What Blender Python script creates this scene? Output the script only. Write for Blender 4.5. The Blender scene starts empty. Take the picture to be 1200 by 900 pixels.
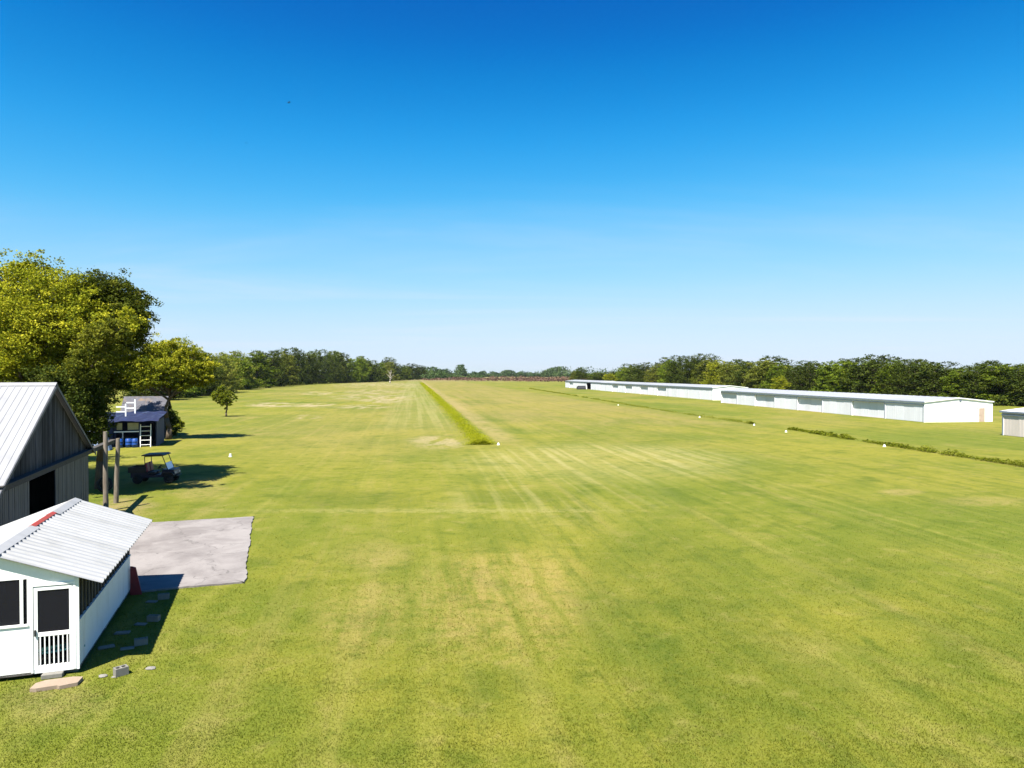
import bpy, math, random
import numpy as np
from mathutils import Matrix, Vector

# ------------------------------------------------------------------ camera, sky, sun, exposure
scene = bpy.context.scene
C = scene.collection
R = math.radians
F, HOR, CAMZ = 832.0, 438.0, 7.5           # focal length and horizon row of a 1200 x 900 picture, eye height

cam_d = bpy.data.cameras.new('camera')
cam = bpy.data.objects.new('camera', cam_d); C.objects.link(cam)
cam.location = (0, 0, CAMZ)
cam.rotation_euler = (math.pi / 2 - math.atan((450 - HOR) / F), 0, 0)
cam_d.sensor_width = 36.0
cam_d.lens = 36.0 * F / 1200.0
cam_d.clip_start, cam_d.clip_end = 0.1, 40000
scene.camera = cam

SUN_EL, SUN_X, SUN_Y = R(60), -0.455, -0.89   # the sun stands behind the camera, to the left
wd = bpy.data.worlds.new('World'); scene.world = wd; wd.use_nodes = True
nt = wd.node_tree; nt.nodes.clear()
sky = nt.nodes.new('ShaderNodeTexSky'); sky.sky_type = 'NISHITA'; sky.sun_disc = False
sky.sun_elevation = SUN_EL; sky.sun_rotation = math.atan2(SUN_X, SUN_Y)
sky.altitude = 0; sky.air_density = 1.0; sky.dust_density = 0.3; sky.ozone_density = 2.0
EXPO, SKY_STRENGTH = 1.50, 0.06
def sky_response(src):
    # the tone response of the camera that took the picture, applied to the whole sky, channel by channel
    sep = nt.nodes.new('ShaderNodeSeparateColor'); com = nt.nodes.new('ShaderNodeCombineColor')
    nt.links.new(src, sep.inputs[0])
    for ch, pts in enumerate((((0, .0), (.10, .003), (.137, .008), (.183, .050), (.289, .27), (.607, .66), (1, .74)),
                              ((0, .0), (.13, .055), (.19, .152), (.226, .255), (.294, .425), (.435, .66), (.686, .84), (1, .88)),
                              ((0, .08), (.20, .27), (.332, .56), (.387, .72), (.471, .90), (.60, 1.02), (1, 1.05)))):
        dv = nt.nodes.new('ShaderNodeMath'); dv.operation = 'MULTIPLY'; dv.inputs[1].default_value = 0.1
        fc = nt.nodes.new('ShaderNodeFloatCurve'); cu = fc.mapping.curves[0]
        cu.points[0].location = (pts[0][0], pts[0][1] / 1.2); cu.points[1].location = (pts[-1][0], pts[-1][1] / 1.2)
        for x_, y_ in pts[1:-1]: cu.points.new(x_, y_ / 1.2)
        fc.mapping.update()
        ml = nt.nodes.new('ShaderNodeMath'); ml.operation = 'MULTIPLY'; ml.inputs[1].default_value = 1.2 / (SKY_STRENGTH * 2 ** EXPO)
        nt.links.new(sep.outputs[ch], dv.inputs[0]); nt.links.new(dv.outputs[0], fc.inputs['Value'])
        nt.links.new(fc.outputs[0], ml.inputs[0]); nt.links.new(ml.outputs[0], com.inputs[ch])
    return com.outputs[0]
bg = nt.nodes.new('ShaderNodeBackground'); bg.inputs[1].default_value = SKY_STRENGTH
wo = nt.nodes.new('ShaderNodeOutputWorld')
# thin high cloud veil
tc = nt.nodes.new('ShaderNodeTexCoord'); sp = nt.nodes.new('ShaderNodeSeparateXYZ')
nt.links.new(tc.outputs['Generated'], sp.inputs[0])
def wmath(op, a, b=None):
    n = nt.nodes.new('ShaderNodeMath'); n.operation = op
    for i, v in enumerate((a, b)):
        if v is None: continue
        if isinstance(v, (int, float)): n.inputs[i].default_value = v
        else: nt.links.new(v, n.inputs[i])
    return n.outputs[0]
zz = wmath('MAXIMUM', wmath('ADD', sp.outputs[2], 0.03), 0.02)
cb = nt.nodes.new('ShaderNodeCombineXYZ')
nt.links.new(wmath('MULTIPLY', wmath('DIVIDE', sp.outputs[0], zz), 0.22), cb.inputs[0])
nt.links.new(wmath('MULTIPLY', wmath('DIVIDE', sp.outputs[1], zz), 0.55), cb.inputs[1])
nz = nt.nodes.new('ShaderNodeTexNoise'); nz.inputs['Scale'].default_value = 0.55
nz.inputs['Detail'].default_value = 7; nz.inputs['Roughness'].default_value = 0.6; nz.inputs['Distortion'].default_value = 0.6
nt.links.new(cb.outputs[0], nz.inputs['Vector'])
mr = nt.nodes.new('ShaderNodeMapRange'); mr.interpolation_type = 'SMOOTHSTEP'
mr.inputs[1].default_value = 0.47; mr.inputs[2].default_value = 0.72; mr.inputs[3].default_value = 0; mr.inputs[4].default_value = 0.50
nt.links.new(nz.outputs[0], mr.inputs[0])
mixc = nt.nodes.new('ShaderNodeMix'); mixc.data_type = 'RGBA'
mixc.inputs[7].default_value = (4.6, 5.1, 5.9, 1)
fade = nt.nodes.new('ShaderNodeMapRange'); fade.interpolation_type = 'SMOOTHSTEP'
fade.inputs[1].default_value = 0.30; fade.inputs[2].default_value = 0.08
nt.links.new(sp.outputs[2], fade.inputs[0])
nt.links.new(wmath('MULTIPLY', mr.outputs[0], fade.outputs[0]), mixc.inputs[0]); nt.links.new(sky_response(sky.outputs[0]), mixc.inputs[6])
nt.links.new(mixc.outputs[2], bg.inputs[0]); nt.links.new(bg.outputs[0], wo.inputs[0])

sd = bpy.data.lights.new('sun', 'SUN'); sd.energy = 5.0; sd.angle = R(0.5); sd.color = (1.0, 0.95, 0.86)
so = bpy.data.objects.new('sun', sd); C.objects.link(so)
so.rotation_euler = Vector((-SUN_X * math.cos(SUN_EL), -SUN_Y * math.cos(SUN_EL), -math.sin(SUN_EL))).to_track_quat('-Z', 'Y').to_euler()

vs = scene.view_settings
vs.view_transform = 'Standard'; vs.look = 'None'; vs.exposure = EXPO; vs.gamma = 1.0
scene.render.film_transparent = False
scene.cycles.max_bounces = 6; scene.cycles.transparent_max_bounces = 8
scene.cycles.use_denoising = True

rng = np.random.default_rng(7)
rnd = random.Random(11)

def ground(px, py):
    Y = CAMZ * F / (py - HOR)
    return ((px - 600.0) / F * Y, Y)
def at(px, Y):
    return ((px - 600.0) / F * Y, Y)
def zat(py, Y):
    return CAMZ - (py - HOR) * Y / F

# ------------------------------------------------------------------ node helpers and materials
class NT:
    def __init__(s, name):
        s.m = bpy.data.materials.new(name); s.m.use_nodes = True
        s.t = s.m.node_tree; s.t.nodes.clear()
        s.out = s.t.nodes.new('ShaderNodeOutputMaterial')
    def n(s, t, **kw):
        x = s.t.nodes.new(t)
        for k, v in kw.items(): setattr(x, k, v)
        return x
    def l(s, a, b): s.t.links.new(a, b)
    def setin(s, node, i, v):
        if v is None: return
        if hasattr(v, 'is_linked') or hasattr(v, 'links'): s.l(v, node.inputs[i])
        else: node.inputs[i].default_value = v
    def math(s, op, a, b=None, c=None, clamp=False):
        x = s.n('ShaderNodeMath', operation=op); x.use_clamp = clamp
        for i, v in enumerate((a, b, c)): s.setin(x, i, v)
        return x.outputs[0]
    def mix(s, f, a, b, blend='MIX'):
        x = s.n('ShaderNodeMix', data_type='RGBA', blend_type=blend)
        s.setin(x, 0, f)
        for i, v in ((6, a), (7, b)):
            if isinstance(v, tuple): v = v if len(v) == 4 else (*v, 1)
            s.setin(x, i, v)
        return x.outputs[2]
    def noise(s, vec, scale, detail=3, rough=0.55, dist=0.0):
        x = s.n('ShaderNodeTexNoise')
        if vec is not None: s.l(vec, x.inputs['Vector'])
        x.inputs['Scale'].default_value = scale; x.inputs['Detail'].default_value = detail
        x.inputs['Roughness'].default_value = rough; x.inputs['Distortion'].default_value = dist
        return x.outputs[0]
    def ramp(s, v, a, b, lo=0.0, hi=1.0):
        x = s.n('ShaderNodeMapRange', interpolation_type='SMOOTHSTEP')
        s.setin(x, 0, v)
        for i, q in enumerate((a, b, lo, hi)): x.inputs[i + 1].default_value = q
        return x.outputs[0]
    def xyz(s, x, y, z):
        c = s.n('ShaderNodeCombineXYZ')
        for i, v in enumerate((x, y, z)): s.setin(c, i, v)
        return c.outputs[0]
    def principled(s, col, rough=0.6, metal=0.0, bump=None, bstr=0.3, bdist=0.01, spec=0.5):
        p = s.n('ShaderNodeBsdfPrincipled')
        if isinstance(col, tuple): p.inputs['Base Color'].default_value = col if len(col) == 4 else (*col, 1)
        else: s.l(col, p.inputs['Base Color'])
        s.setin(p, p.inputs.find('Roughness'), rough); p.inputs['Metallic'].default_value = metal
        p.inputs['Specular IOR Level'].default_value = spec
        if bump is not None:
            b = s.n('ShaderNodeBump'); b.inputs['Strength'].default_value = bstr; b.inputs['Distance'].default_value = bdist
            s.l(bump, b.inputs['Height']); s.l(b.outputs[0], p.inputs['Normal'])
        s.l(p.outputs[0], s.out.inputs[0])
        return p

def worn(name, c1, c2, scale=2.0, stretch=(1, 1, 1), rough=0.7, metal=0.0, lo=0.4, hi=0.7, vary=0.0, grit=0.0, spec=0.4, c3=None):
    """two-tone worn surface with grime of its own shape; vary: per-object lightness"""
    s = NT(name)
    tcn = s.n('ShaderNodeTexCoord'); mp = s.n('ShaderNodeMapping')
    s.l(tcn.outputs['Object'], mp.inputs['Vector']); mp.inputs['Scale'].default_value = stretch
    oi = s.n('ShaderNodeObjectInfo')
    off = s.math('MULTIPLY', oi.outputs['Random'], 37.0)
    s.l(s.xyz(off, off, off), mp.inputs['Location'])
    v = mp.outputs[0]
    n1 = s.noise(v, scale, 6, 0.62, 0.3)
    col = s.mix(s.ramp(n1, lo, hi), c1, c2)
    if c3 is not None:
        col = s.mix(s.ramp(s.noise(v, scale * 0.37 + 0.11, 5, 0.6, 0.5), 0.55, 0.72), col, c3)
    fine = s.noise(v, scale * 14, 4, 0.7)
    if grit: col = s.mix(s.ramp(fine, 0.35, 0.75, 0, grit), col, tuple(x * 0.45 for x in c1))
    if vary:
        f = s.math('MULTIPLY_ADD', oi.outputs['Random'], 2 * vary, 1 - vary)
        col = s.mix(1.0, col, s.xyz(f, f, f), 'MULTIPLY')
    s.principled(col, rough, metal, fine, 0.25, 0.004, spec)
    return s.m

def foliage(name, ca, cb, cc, trans=0.35, var=0.25):
    s = NT(name)
    at_ = s.n('ShaderNodeAttribute', attribute_name='tint')
    oi = s.n('ShaderNodeObjectInfo')
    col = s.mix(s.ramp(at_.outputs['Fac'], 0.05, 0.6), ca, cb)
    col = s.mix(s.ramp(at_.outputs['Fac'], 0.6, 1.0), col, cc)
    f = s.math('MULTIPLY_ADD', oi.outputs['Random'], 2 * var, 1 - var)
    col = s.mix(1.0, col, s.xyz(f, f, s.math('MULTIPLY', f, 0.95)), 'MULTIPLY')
    d = s.n('ShaderNodeBsdfDiffuse'); t = s.n('ShaderNodeBsdfTranslucent'); mx = s.n('ShaderNodeMixShader')
    s.l(col, d.inputs[0]); s.l(s.mix(1.0, col, (1.25, 1.25, 0.7), 'MULTIPLY'), t.inputs[0])
    mx.inputs[0].default_value = trans
    s.l(d.outputs[0], mx.inputs[1]); s.l(t.outputs[0], mx.inputs[2]); s.l(mx.outputs[0], s.out.inputs[0])
    return s.m

# -- the field: colour of the turf as a function of the place (patches, tracks, bare sand)
def field_colour(s, blade=False):
    geo = s.n('ShaderNodeNewGeometry'); P = geo.outputs['Position']
    sx = s.n('ShaderNodeSeparateXYZ'); s.l(P, sx.inputs[0]); X, Y = sx.outputs[0], sx.outputs[1]
    flat = s.xyz(X, Y, 0.0)
    ca, sa = math.cos(R(8)), math.sin(R(8))
    cr = s.math('ADD', s.math('MULTIPLY', X, ca), s.math('MULTIPLY', Y, sa))       # across the runway
    al = s.math('ADD', s.math('MULTIPLY', X, -sa), s.math('MULTIPLY', Y, ca))      # along it
    wob = s.noise(flat, 0.05, 3)
    crw = s.math('ADD', cr, s.math('MULTIPLY', s.math('SUBTRACT', wob, 0.5), 0.9))
    streak = s.noise(s.xyz(crw, s.math('MULTIPLY', al, 0.025), 0.0), 0.55, 4, 0.6)
    streak2 = s.noise(s.xyz(crw, s.math('MULTIPLY', al, 0.008), 7.0), 1.5, 2, 0.5)
    big = s.noise(flat, 0.045, 4, 0.6, 0.4)
    mid = s.noise(flat, 0.33, 4, 0.62, 0.3)
    sml = s.noise(flat, 2.3, 4, 0.65)
    fine = s.noise(flat, 11.0, 3, 0.7)
    G = (0.145, 0.185, 0.018); YG = (0.245, 0.245, 0.030); DG = (0.075, 0.120, 0.010); ST = (0.36, 0.285, 0.105); SA = (0.52, 0.42, 0.27)
    col = s.mix(s.ramp(big, 0.35, 0.65), G, YG)
    col = s.mix(s.ramp(streak, 0.52, 0.74, 0, 0.34), col, ST)
    col = s.mix(s.ramp(streak, 0.48, 0.30, 0, 0.34), col, DG)
    col = s.mix(s.ramp(streak2, 0.55, 0.75, 0, 0.30), col, (0.33, 0.32, 0.07))
    col = s.mix(s.ramp(mid, 0.56, 0.74, 0, 0.30), col, ST)
    col = s.mix(s.ramp(mid, 0.46, 0.28, 0, 0.55), col, DG)
    stri = s.noise(s.xyz(crw, s.math('MULTIPLY', al, 0.07), 11.0), 1.25, 5, 0.65)
    rags = s.noise(s.xyz(s.math('MULTIPLY', X, 0.30), s.math('MULTIPLY', Y, 0.10), 2.0), 1.0, 5, 0.65, 0.5)
    wx = s.math('ADD', X, s.math('MULTIPLY', s.math('SUBTRACT', mid, 0.5), 4.0))
    wy = s.math('ADD', Y, s.math('MULTIPLY', s.math('SUBTRACT', sml, 0.5), 3.0))
    def blob(col, x0, x1, y0, y1, c, amt, soft=1.0, brk=True, ang=0.0, rag=False, stk=False):
        """a patch given by the rows and columns of its extent on the field"""
        ax, ay = ground((x0 + x1) / 2, y0); bx, by = ground((x0 + x1) / 2, y1)
        cy = (ay + by) / 2; ry = abs(ay - by) / 2; cx = (x0 + x1 - 1200) / 2 / F * cy; rx = (x1 - x0) / 2 / F * cy
        big_w = min(1.0, rx / 3.0)
        dx = s.math('SUBTRACT', wx if big_w > .5 else X, cx); dy = s.math('SUBTRACT', wy if big_w > .5 else Y, cy)
        # lean with the line of sight so that it keeps its outline
        dx = s.math('SUBTRACT', dx, s.math('MULTIPLY', dy, cx / cy + ang))
        d = s.math('ADD', s.math('POWER', s.math('ABSOLUTE', s.math('DIVIDE', dx, rx)), 2.0), s.math('POWER', s.math('ABSOLUTE', s.math('DIVIDE', dy, ry)), 2.0))
        m = s.ramp(d, 1.0 + soft, max(0.0, 1.0 - soft), 0, amt)
        if brk: m = s.math('MULTIPLY', m, s.ramp(s.math('ADD', s.math('MULTIPLY', sml, 0.6), s.math('MULTIPLY', fine, 0.4)), 0.36, 0.58, 0.25, 1.0))
        if stk: m = s.math('MULTIPLY', m, s.ramp(stri, 0.36, 0.60, 0.15, 1.0))
        if rag: m = s.math('MULTIPLY', m, s.ramp(rags, 0.44, 0.56))
        return s.mix(m, col, c)
    Y_far = lambda row: row < 530
    rsel = s.math('MULTIPLY', s.ramp(X, -9, 5, 0.25, 1.0), s.ramp(Y, 75, 40))
    col = s.mix(s.math('MULTIPLY', rsel, s.ramp(stri, 0.50, 0.33, 0, 0.48)), col, DG)
    col = s.mix(s.math('MULTIPLY', rsel, s.ramp(stri, 0.54, 0.70, 0, 0.22)), col, (0.33, 0.31, 0.07))
    # worn dry patch in the foreground
    col = blob(col, 480, 700, 645, 760, (0.42, 0.31, 0.11), 0.58, 1.0, True, 0.0, False, True)
    col = blob(col, 370, 470, 690, 770, (0.42, 0.31, 0.11), 0.36, 1.0, True, 0.0, False, True)
    col = blob(col, 400, 480, 635, 668, (0.40, 0.30, 0.12), 0.35)
    # deep green streaks to the right of it
    col = blob(col, 700, 800, 690, 880, DG, 0.85, 1.0, True, -0.30, False, True)
    col = blob(col, 800, 950, 680, 880, DG, 0.65, 1.0, True, -0.30, False, True)
    col = blob(col, 1090, 1150, 735, 800, DG, 0.65, 1.0, True, -.3, False, True)
    col = blob(col, 690, 850, 620, 700, DG, 0.60, 1.0, True, 0, False, True)
    col = blob(col, 920, 1060, 640, 700, DG, 0.55, 1.0, True, 0, False, True)
    # greener strips across, with the worn line behind
    col = blob(col, 330, 480, 574, 594, DG, 0.55, 0.8)
    col = blob(col, 540, 660, 574, 592, DG, 0.50, 0.8)
    col = blob(col, 280, 720, 596.5, 601, (0.42, 0.38, 0.15), 0.34, 1.0)
    col = blob(col, 300, 600, 603, 650, G, 0.35)
    col = blob(col, 330, 640, 545, 570, YG, 0.55)
    # pale cut hay stripes in front of the runway
    pale = s.math('MULTIPLY', s.ramp(s.noise(s.xyz(crw, s.math('MULTIPLY', al, 0.022), 3.0), 1.3, 3, 0.5), 0.42, 0.62), 1.0)
    ph = blob((0, 0, 0), 560, 850, 522, 562, (1, 1, 1), 0.58, 1.0, False)
    col = s.mix(s.math('MULTIPLY', s.math('MULTIPLY_ADD', pale, 0.65, 0.35), ph), col, (0.47, 0.43, 0.18))
    ph2 = blob((0, 0, 0), 540, 760, 556, 610, (1, 1, 1), 0.35, 1.0, False)
    col = s.mix(s.math('MULTIPLY', pale, ph2), col, (0.42, 0.38, 0.15))
    # runway beyond the weeds: tan, drier with distance
    rw = s.math('MULTIPLY', s.ramp(cr, 8.2, 9.4), s.ramp(cr, 52, 44)); rw = s.math('MULTIPLY', rw, s.ramp(al, 66, 150, 0.0, 0.46))
    col = s.mix(s.math('MULTIPLY', rw, s.ramp(streak, 0.30, 0.65, 0.45, 1.0)), col, (0.36, 0.27, 0.105))
    edge = s.math('MULTIPLY', s.ramp(cr, 8.6, 9.6), s.ramp(crw, 13.0, 10.5)); edge = s.math('MULTIPLY', edge, s.ramp(al, 70, 84, 0, 0.5))
    col = s.mix(s.math('MULTIPLY', edge, s.ramp(mid, 0.3, 0.6, 0.4, 1.0)), col, (0.42, 0.33, 0.15))
    # mown lane left of the weeds
    lane = s.math('MULTIPLY', s.ramp(crw, -6.0, -3.0), s.ramp(cr, 6.4, 5.0)); lane = s.math('MULTIPLY', lane, s.ramp(al, 84, 120, 0, 0.6))
    col = s.mix(lane, col, s.mix(s.ramp(streak2, 0.4, 0.6), (0.20, 0.23, 0.05), (0.31, 0.31, 0.11)))
    # bare and sandy ground
    for (a, b, c_, d_, k) in ((296, 345, 472.5, 476.5, .85), (352, 388, 473, 476.5, .8), (404, 448, 475, 478.6, .8), (360, 386, 459.5, 462.5, .9),
                              (408, 472, 457, 460.6, .8), (432, 470, 465, 472, .75), (488, 545, 511, 524, .65), (352, 368, 487, 490.5, .7),
                              (405, 480, 448.5, 454, .85), (395, 478, 461, 470, .62), (330, 480, 452, 459, .5), (320, 352, 460, 463, .6), (1040, 1075, 574, 580, .6), (1105, 1200, 583, 592, .45),
                              (290, 330, 500, 508, .35), (700, 800, 490, 500, .45), (270, 300, 488, 492, .5), (210, 260, 560, 585, .5)):
        col = blob(col, a - 6, b + 6, c_ - .6, d_ + .6, SA if k > .6 else ST, k, 1.0, True, 0.0, Y_far(c_))
    col = blob(col, 300, 520, 480, 530, (0.33, 0.27, 0.09), 0.35)
    col = blob(col, 110, 175, 583, 608, (0.36, 0.27, 0.14), 0.6)
    col = blob(col, 0, 120, 800, 850, (0.34, 0.27, 0.12), 0.35)
    dry = s.noise(s.xyz(s.math('MULTIPLY', X, 0.05), s.math('MULTIPLY', Y, 0.022), 5.0), 1.0, 5, 0.62, 0.6)
    col = s.mix(s.math('MULTIPLY', s.ramp(Y, 45, 110), s.ramp(dry, 0.44, 0.70, 0, 0.42)), col, (0.315, 0.26, 0.085))
    # beyond the field: duller
    col = s.mix(s.ramp(Y, 560, 900, 0, 0.6), col, (0.26, 0.20, 0.11))
    # clumps of coarser and finer turf
    m2 = s.noise(flat, 0.85, 5, 0.68, 0.4); m3 = s.noise(flat, 0.17, 5, 0.66, 0.5)
    col = s.mix(s.ramp(m2, 0.50, 0.30, 0, 0.48), col, DG)
    col = s.mix(s.ramp(m2, 0.54, 0.72, 0, 0.34), col, (0.36, 0.31, 0.10))
    col = s.mix(s.ramp(m3, 0.50, 0.32, 0, 0.38), col, (0.10, 0.145, 0.014))
    col = s.mix(s.ramp(m3, 0.54, 0.72, 0, 0.26), col, (0.33, 0.29, 0.08))
    # grain
    col = s.mix(s.ramp(sml, 0.58, 0.80, 0, 0.25), col, ST)
    col = s.mix(s.ramp(sml, 0.46, 0.26, 0, 0.42), col, DG)
    near = s.ramp(Y, 90, 15, 0.0, 1.0)
    col = s.mix(s.math('MULTIPLY', near, s.ramp(fine, 0.50, 0.32, 0, 0.28)), col, (0.07, 0.085, 0.012))
    col = s.mix(s.math('MULTIPLY', near, s.ramp(fine, 0.54, 0.72, 0, 0.30)), col, (0.38, 0.37, 0.09))
    col = s.mix(1.0, col, (0.635, 0.605, 0.62), 'MULTIPLY')
    hgt = s.math('ADD', s.math('MULTIPLY', fine, 0.7), s.math('MULTIPLY', sml, 0.6))
    return col, hgt

s = NT('turf'); col, hgt = field_colour(s)
s.principled(col, 0.95, 0.0, hgt, 0.8, 0.06, 0.1); TURF = s.m
s = NT('turf_blades'); col, _ = field_colour(s, True)
at_ = s.n('ShaderNodeAttribute', attribute_name='tint')
f = s.math('MULTIPLY_ADD', at_.outputs['Fac'], 0.8, 1.0)
col = s.mix(1.0, col, s.xyz(f, f, f), 'MULTIPLY')
d = s.n('ShaderNodeBsdfDiffuse'); t = s.n('ShaderNodeBsdfTranslucent'); mx = s.n('ShaderNodeMixShader'); mx.inputs[0].default_value = 0.5
s.l(col, d.inputs[0]); s.l(col, t.inputs[0]); s.l(d.outputs[0], mx.inputs[1]); s.l(t.outputs[0], mx.inputs[2]); s.l(mx.outputs[0], s.out.inputs[0])
BLADES = s.m

def concrete(name, base, dark, crack=True):
    s = NT(name); tcn = s.n('ShaderNodeTexCoord'); v = tcn.outputs['Object']
    col = s.mix(s.ramp(s.noise(v, 0.5, 6, 0.65, 0.5), 0.35, 0.7), base, dark)
    col = s.mix(s.ramp(s.noise(v, 2.4, 6, 0.7, 0.6), 0.52, 0.75, 0, 0.6), col, tuple(x * 0.62 for x in base))
    col = s.mix(s.ramp(s.noise(v, 1.1, 5, 0.7, 0.2), 0.55, 0.8, 0, 0.7), col, tuple(min(1, x * 1.25) for x in base))
    fine = s.noise(v, 26, 5, 0.75)
    col = s.mix(s.ramp(fine, 0.5, 0.8, 0, 0.45), col, tuple(x * 0.5 for x in base))
    if crack:
        vo = s.n('ShaderNodeTexVoronoi', feature='DISTANCE_TO_EDGE'); vo.inputs['Scale'].default_value = 0.32
        w = s.n('ShaderNodeVectorMath', operation='ADD'); nn = s.n('ShaderNodeTexNoise'); nn.inputs['Scale'].default_value = 1.6; nn.inputs['Detail'].default_value = 5
        s.l(v, nn.inputs['Vector']); s.l(v, w.inputs[0]); s.l(nn.outputs['Color'], w.inputs[1]); s.l(w.outputs[0], vo.inputs['Vector'])
        col = s.mix(s.ramp(vo.outputs[0], 0.010, 0.002, 0, 0.55), col, tuple(x * 0.35 for x in base))
    s.principled(col, 0.9, 0, fine, 0.4, 0.01, 0.2)
    return s.m

M = {}
M['pad'] = concrete('pad_concrete', (0.215, 0.197, 0.188), (0.14, 0.125, 0.12))
M['block'] = concrete('block_concrete', (0.20, 0.19, 0.17), (0.10, 0.09, 0.075), False)
M['slab'] = concrete('slab_concrete', (0.26, 0.20, 0.15), (0.20, 0.15, 0.11), False)
M['white'] = worn('white_paint', (0.80, 0.80, 0.78), (0.70, 0.70, 0.67), 1.2, (1, 1, 0.35), 0.55, lo=0.5, hi=0.8, grit=0.08)
M['white_side'] = worn('stained_white_paint', (0.74, 0.76, 0.76), (0.62, 0.63, 0.62), 1.3, (1.6, 1.6, 0.35), 0.6, lo=0.45, hi=0.72, grit=0.12, c3=(0.38, 0.36, 0.31))
M['roof_white'] = worn('galvanised_white_roof', (0.285, 0.285, 0.285), (0.225, 0.225, 0.22), 1.6, (0.5, 2.0, 1), 0.42, 0.0, 0.45, 0.75, 0.05, 0.05)
M['roof_barn'] = worn('bare_metal_roof', (0.27, 0.27, 0.275), (0.225, 0.225, 0.23), 1.2, (1.5, 0.4, 1), 0.50, 0.1, 0.4, 0.75, 0.06, 0.06)
M['red'] = worn('rusty_red_metal', (0.30, 0.035, 0.025), (0.20, 0.05, 0.03), 4, rough=0.6, grit=0.3)
M['darkred'] = worn('dark_red_paint', (0.20, 0.018, 0.022), (0.13, 0.015, 0.018), 4, rough=0.6)
M['plank'] = worn('weathered_plank', (0.075, 0.072, 0.076), (0.028, 0.026, 0.027), 3.0, (4, 4, 0.35), 0.85, lo=0.35, hi=0.7, vary=0.55, grit=0.35, spec=0.15)
M['siding'] = worn('ribbed_grey_siding', (0.085, 0.09, 0.105), (0.048, 0.049, 0.056), 2.0, (3, 3, 0.3), 0.6, lo=0.4, hi=0.7, vary=0.12, grit=0.25)
M['darkwood'] = worn('dark_old_timber', (0.06, 0.055, 0.05), (0.035, 0.03, 0.028), 3, (1, 4, 4), 0.85, grit=0.3)
M['post'] = worn('grey_pole_wood', (0.21, 0.175, 0.135), (0.12, 0.095, 0.07), 4.0, (4, 4, 0.4), 0.85, lo=0.35, hi=0.65, grit=0.3)
M['inner'] = worn('shed_inner_boards', (0.10, 0.09, 0.08), (0.06, 0.055, 0.05), 3, rough=0.9)
M['teal'] = worn('teal_paint', (0.10, 0.32, 0.30), (0.08, 0.24, 0.23), 4, rough=0.6)
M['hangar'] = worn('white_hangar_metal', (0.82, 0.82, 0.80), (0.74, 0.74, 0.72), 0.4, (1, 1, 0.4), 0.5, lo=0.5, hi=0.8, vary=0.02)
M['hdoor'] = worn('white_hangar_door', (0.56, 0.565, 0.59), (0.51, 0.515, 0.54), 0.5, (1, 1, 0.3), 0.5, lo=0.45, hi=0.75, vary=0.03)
M['hroof'] = worn('grey_white_hangar_roof', (0.32, 0.325, 0.34), (0.27, 0.275, 0.285), 0.5, (3, 0.3, 1), 0.5, 0.1, lo=0.4, hi=0.75, vary=0.04)
M['fascia'] = worn('blue_grey_fascia', (0.15, 0.18, 0.23), (0.12, 0.14, 0.17), 0.8, rough=0.5)
M['beige'] = worn('beige_hangar_door', (0.50, 0.44, 0.40), (0.44, 0.39, 0.35), 0.5, (1, 1, 0.3), 0.6, lo=0.45, hi=0.75, vary=0.03)
M['tan'] = worn('tan_door_paint', (0.42, 0.32, 0.25), (0.36, 0.27, 0.21), 2, rough=0.6)
M['tarp'] = worn('blue_tarpaulin', (0.004, 0.008, 0.038), (0.006, 0.014, 0.06), 1.4, rough=0.8, lo=0.45, hi=0.7, c3=(0.05, 0.075, 0.12))
M['bluewall'] = worn('dark_blue_boards', (0.014, 0.024, 0.075), (0.02, 0.03, 0.07), 2, (3, 3, 0.4), 0.7, grit=0.3)
M['barrel'] = worn('blue_plastic_barrel', (0.010, 0.05, 0.22), (0.013, 0.06, 0.25), 3, rough=0.4)
M['greyroof'] = worn('old_grey_roof_metal', (0.085, 0.085, 0.10), (0.06, 0.056, 0.06), 2.5, rough=0.55, metal=0.2, c3=(0.16, 0.115, 0.075), grit=0.2)
M['black'] = worn('black_plastic', (0.014, 0.014, 0.016), (0.022, 0.022, 0.024), 4, rough=0.5)
M['navy'] = worn('dark_navy_paint', (0.012, 0.014, 0.035), (0.016, 0.018, 0.04), 4, rough=0.35)
M['rubber'] = worn('tyre_rubber', (0.012, 0.012, 0.012), (0.02, 0.019, 0.018), 6, rough=0.85)
M['rim'] = worn('dark_rim_metal', (0.03, 0.03, 0.03), (0.02, 0.02, 0.02), 4, rough=0.4, metal=0.6)
M['seatred'] = worn('red_vinyl', (0.28, 0.02, 0.03), (0.2, 0.018, 0.025), 4, rough=0.5)
M['metal'] = worn('pale_steel', (0.55, 0.56, 0.58), (0.42, 0.42, 0.43), 4, rough=0.4, metal=0.4)
M['cream'] = worn('cream_cloth', (0.42, 0.40, 0.24), (0.33, 0.32, 0.2), 2, rough=0.8)
M['bark'] = worn('grey_brown_bark', (0.11, 0.085, 0.06), (0.06, 0.047, 0.035), 3, (3, 3, 0.6), 0.9, grit=0.4, spec=0.1)
M['palebark'] = worn('pale_bare_wood', (0.42, 0.38, 0.32), (0.3, 0.26, 0.22), 3, (3, 3, 0.6), 0.9, spec=0.1)
M['bird'] = worn('dark_feathers', (0.02, 0.02, 0.022), (0.03, 0.03, 0.032), 9, rough=0.8)
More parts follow.
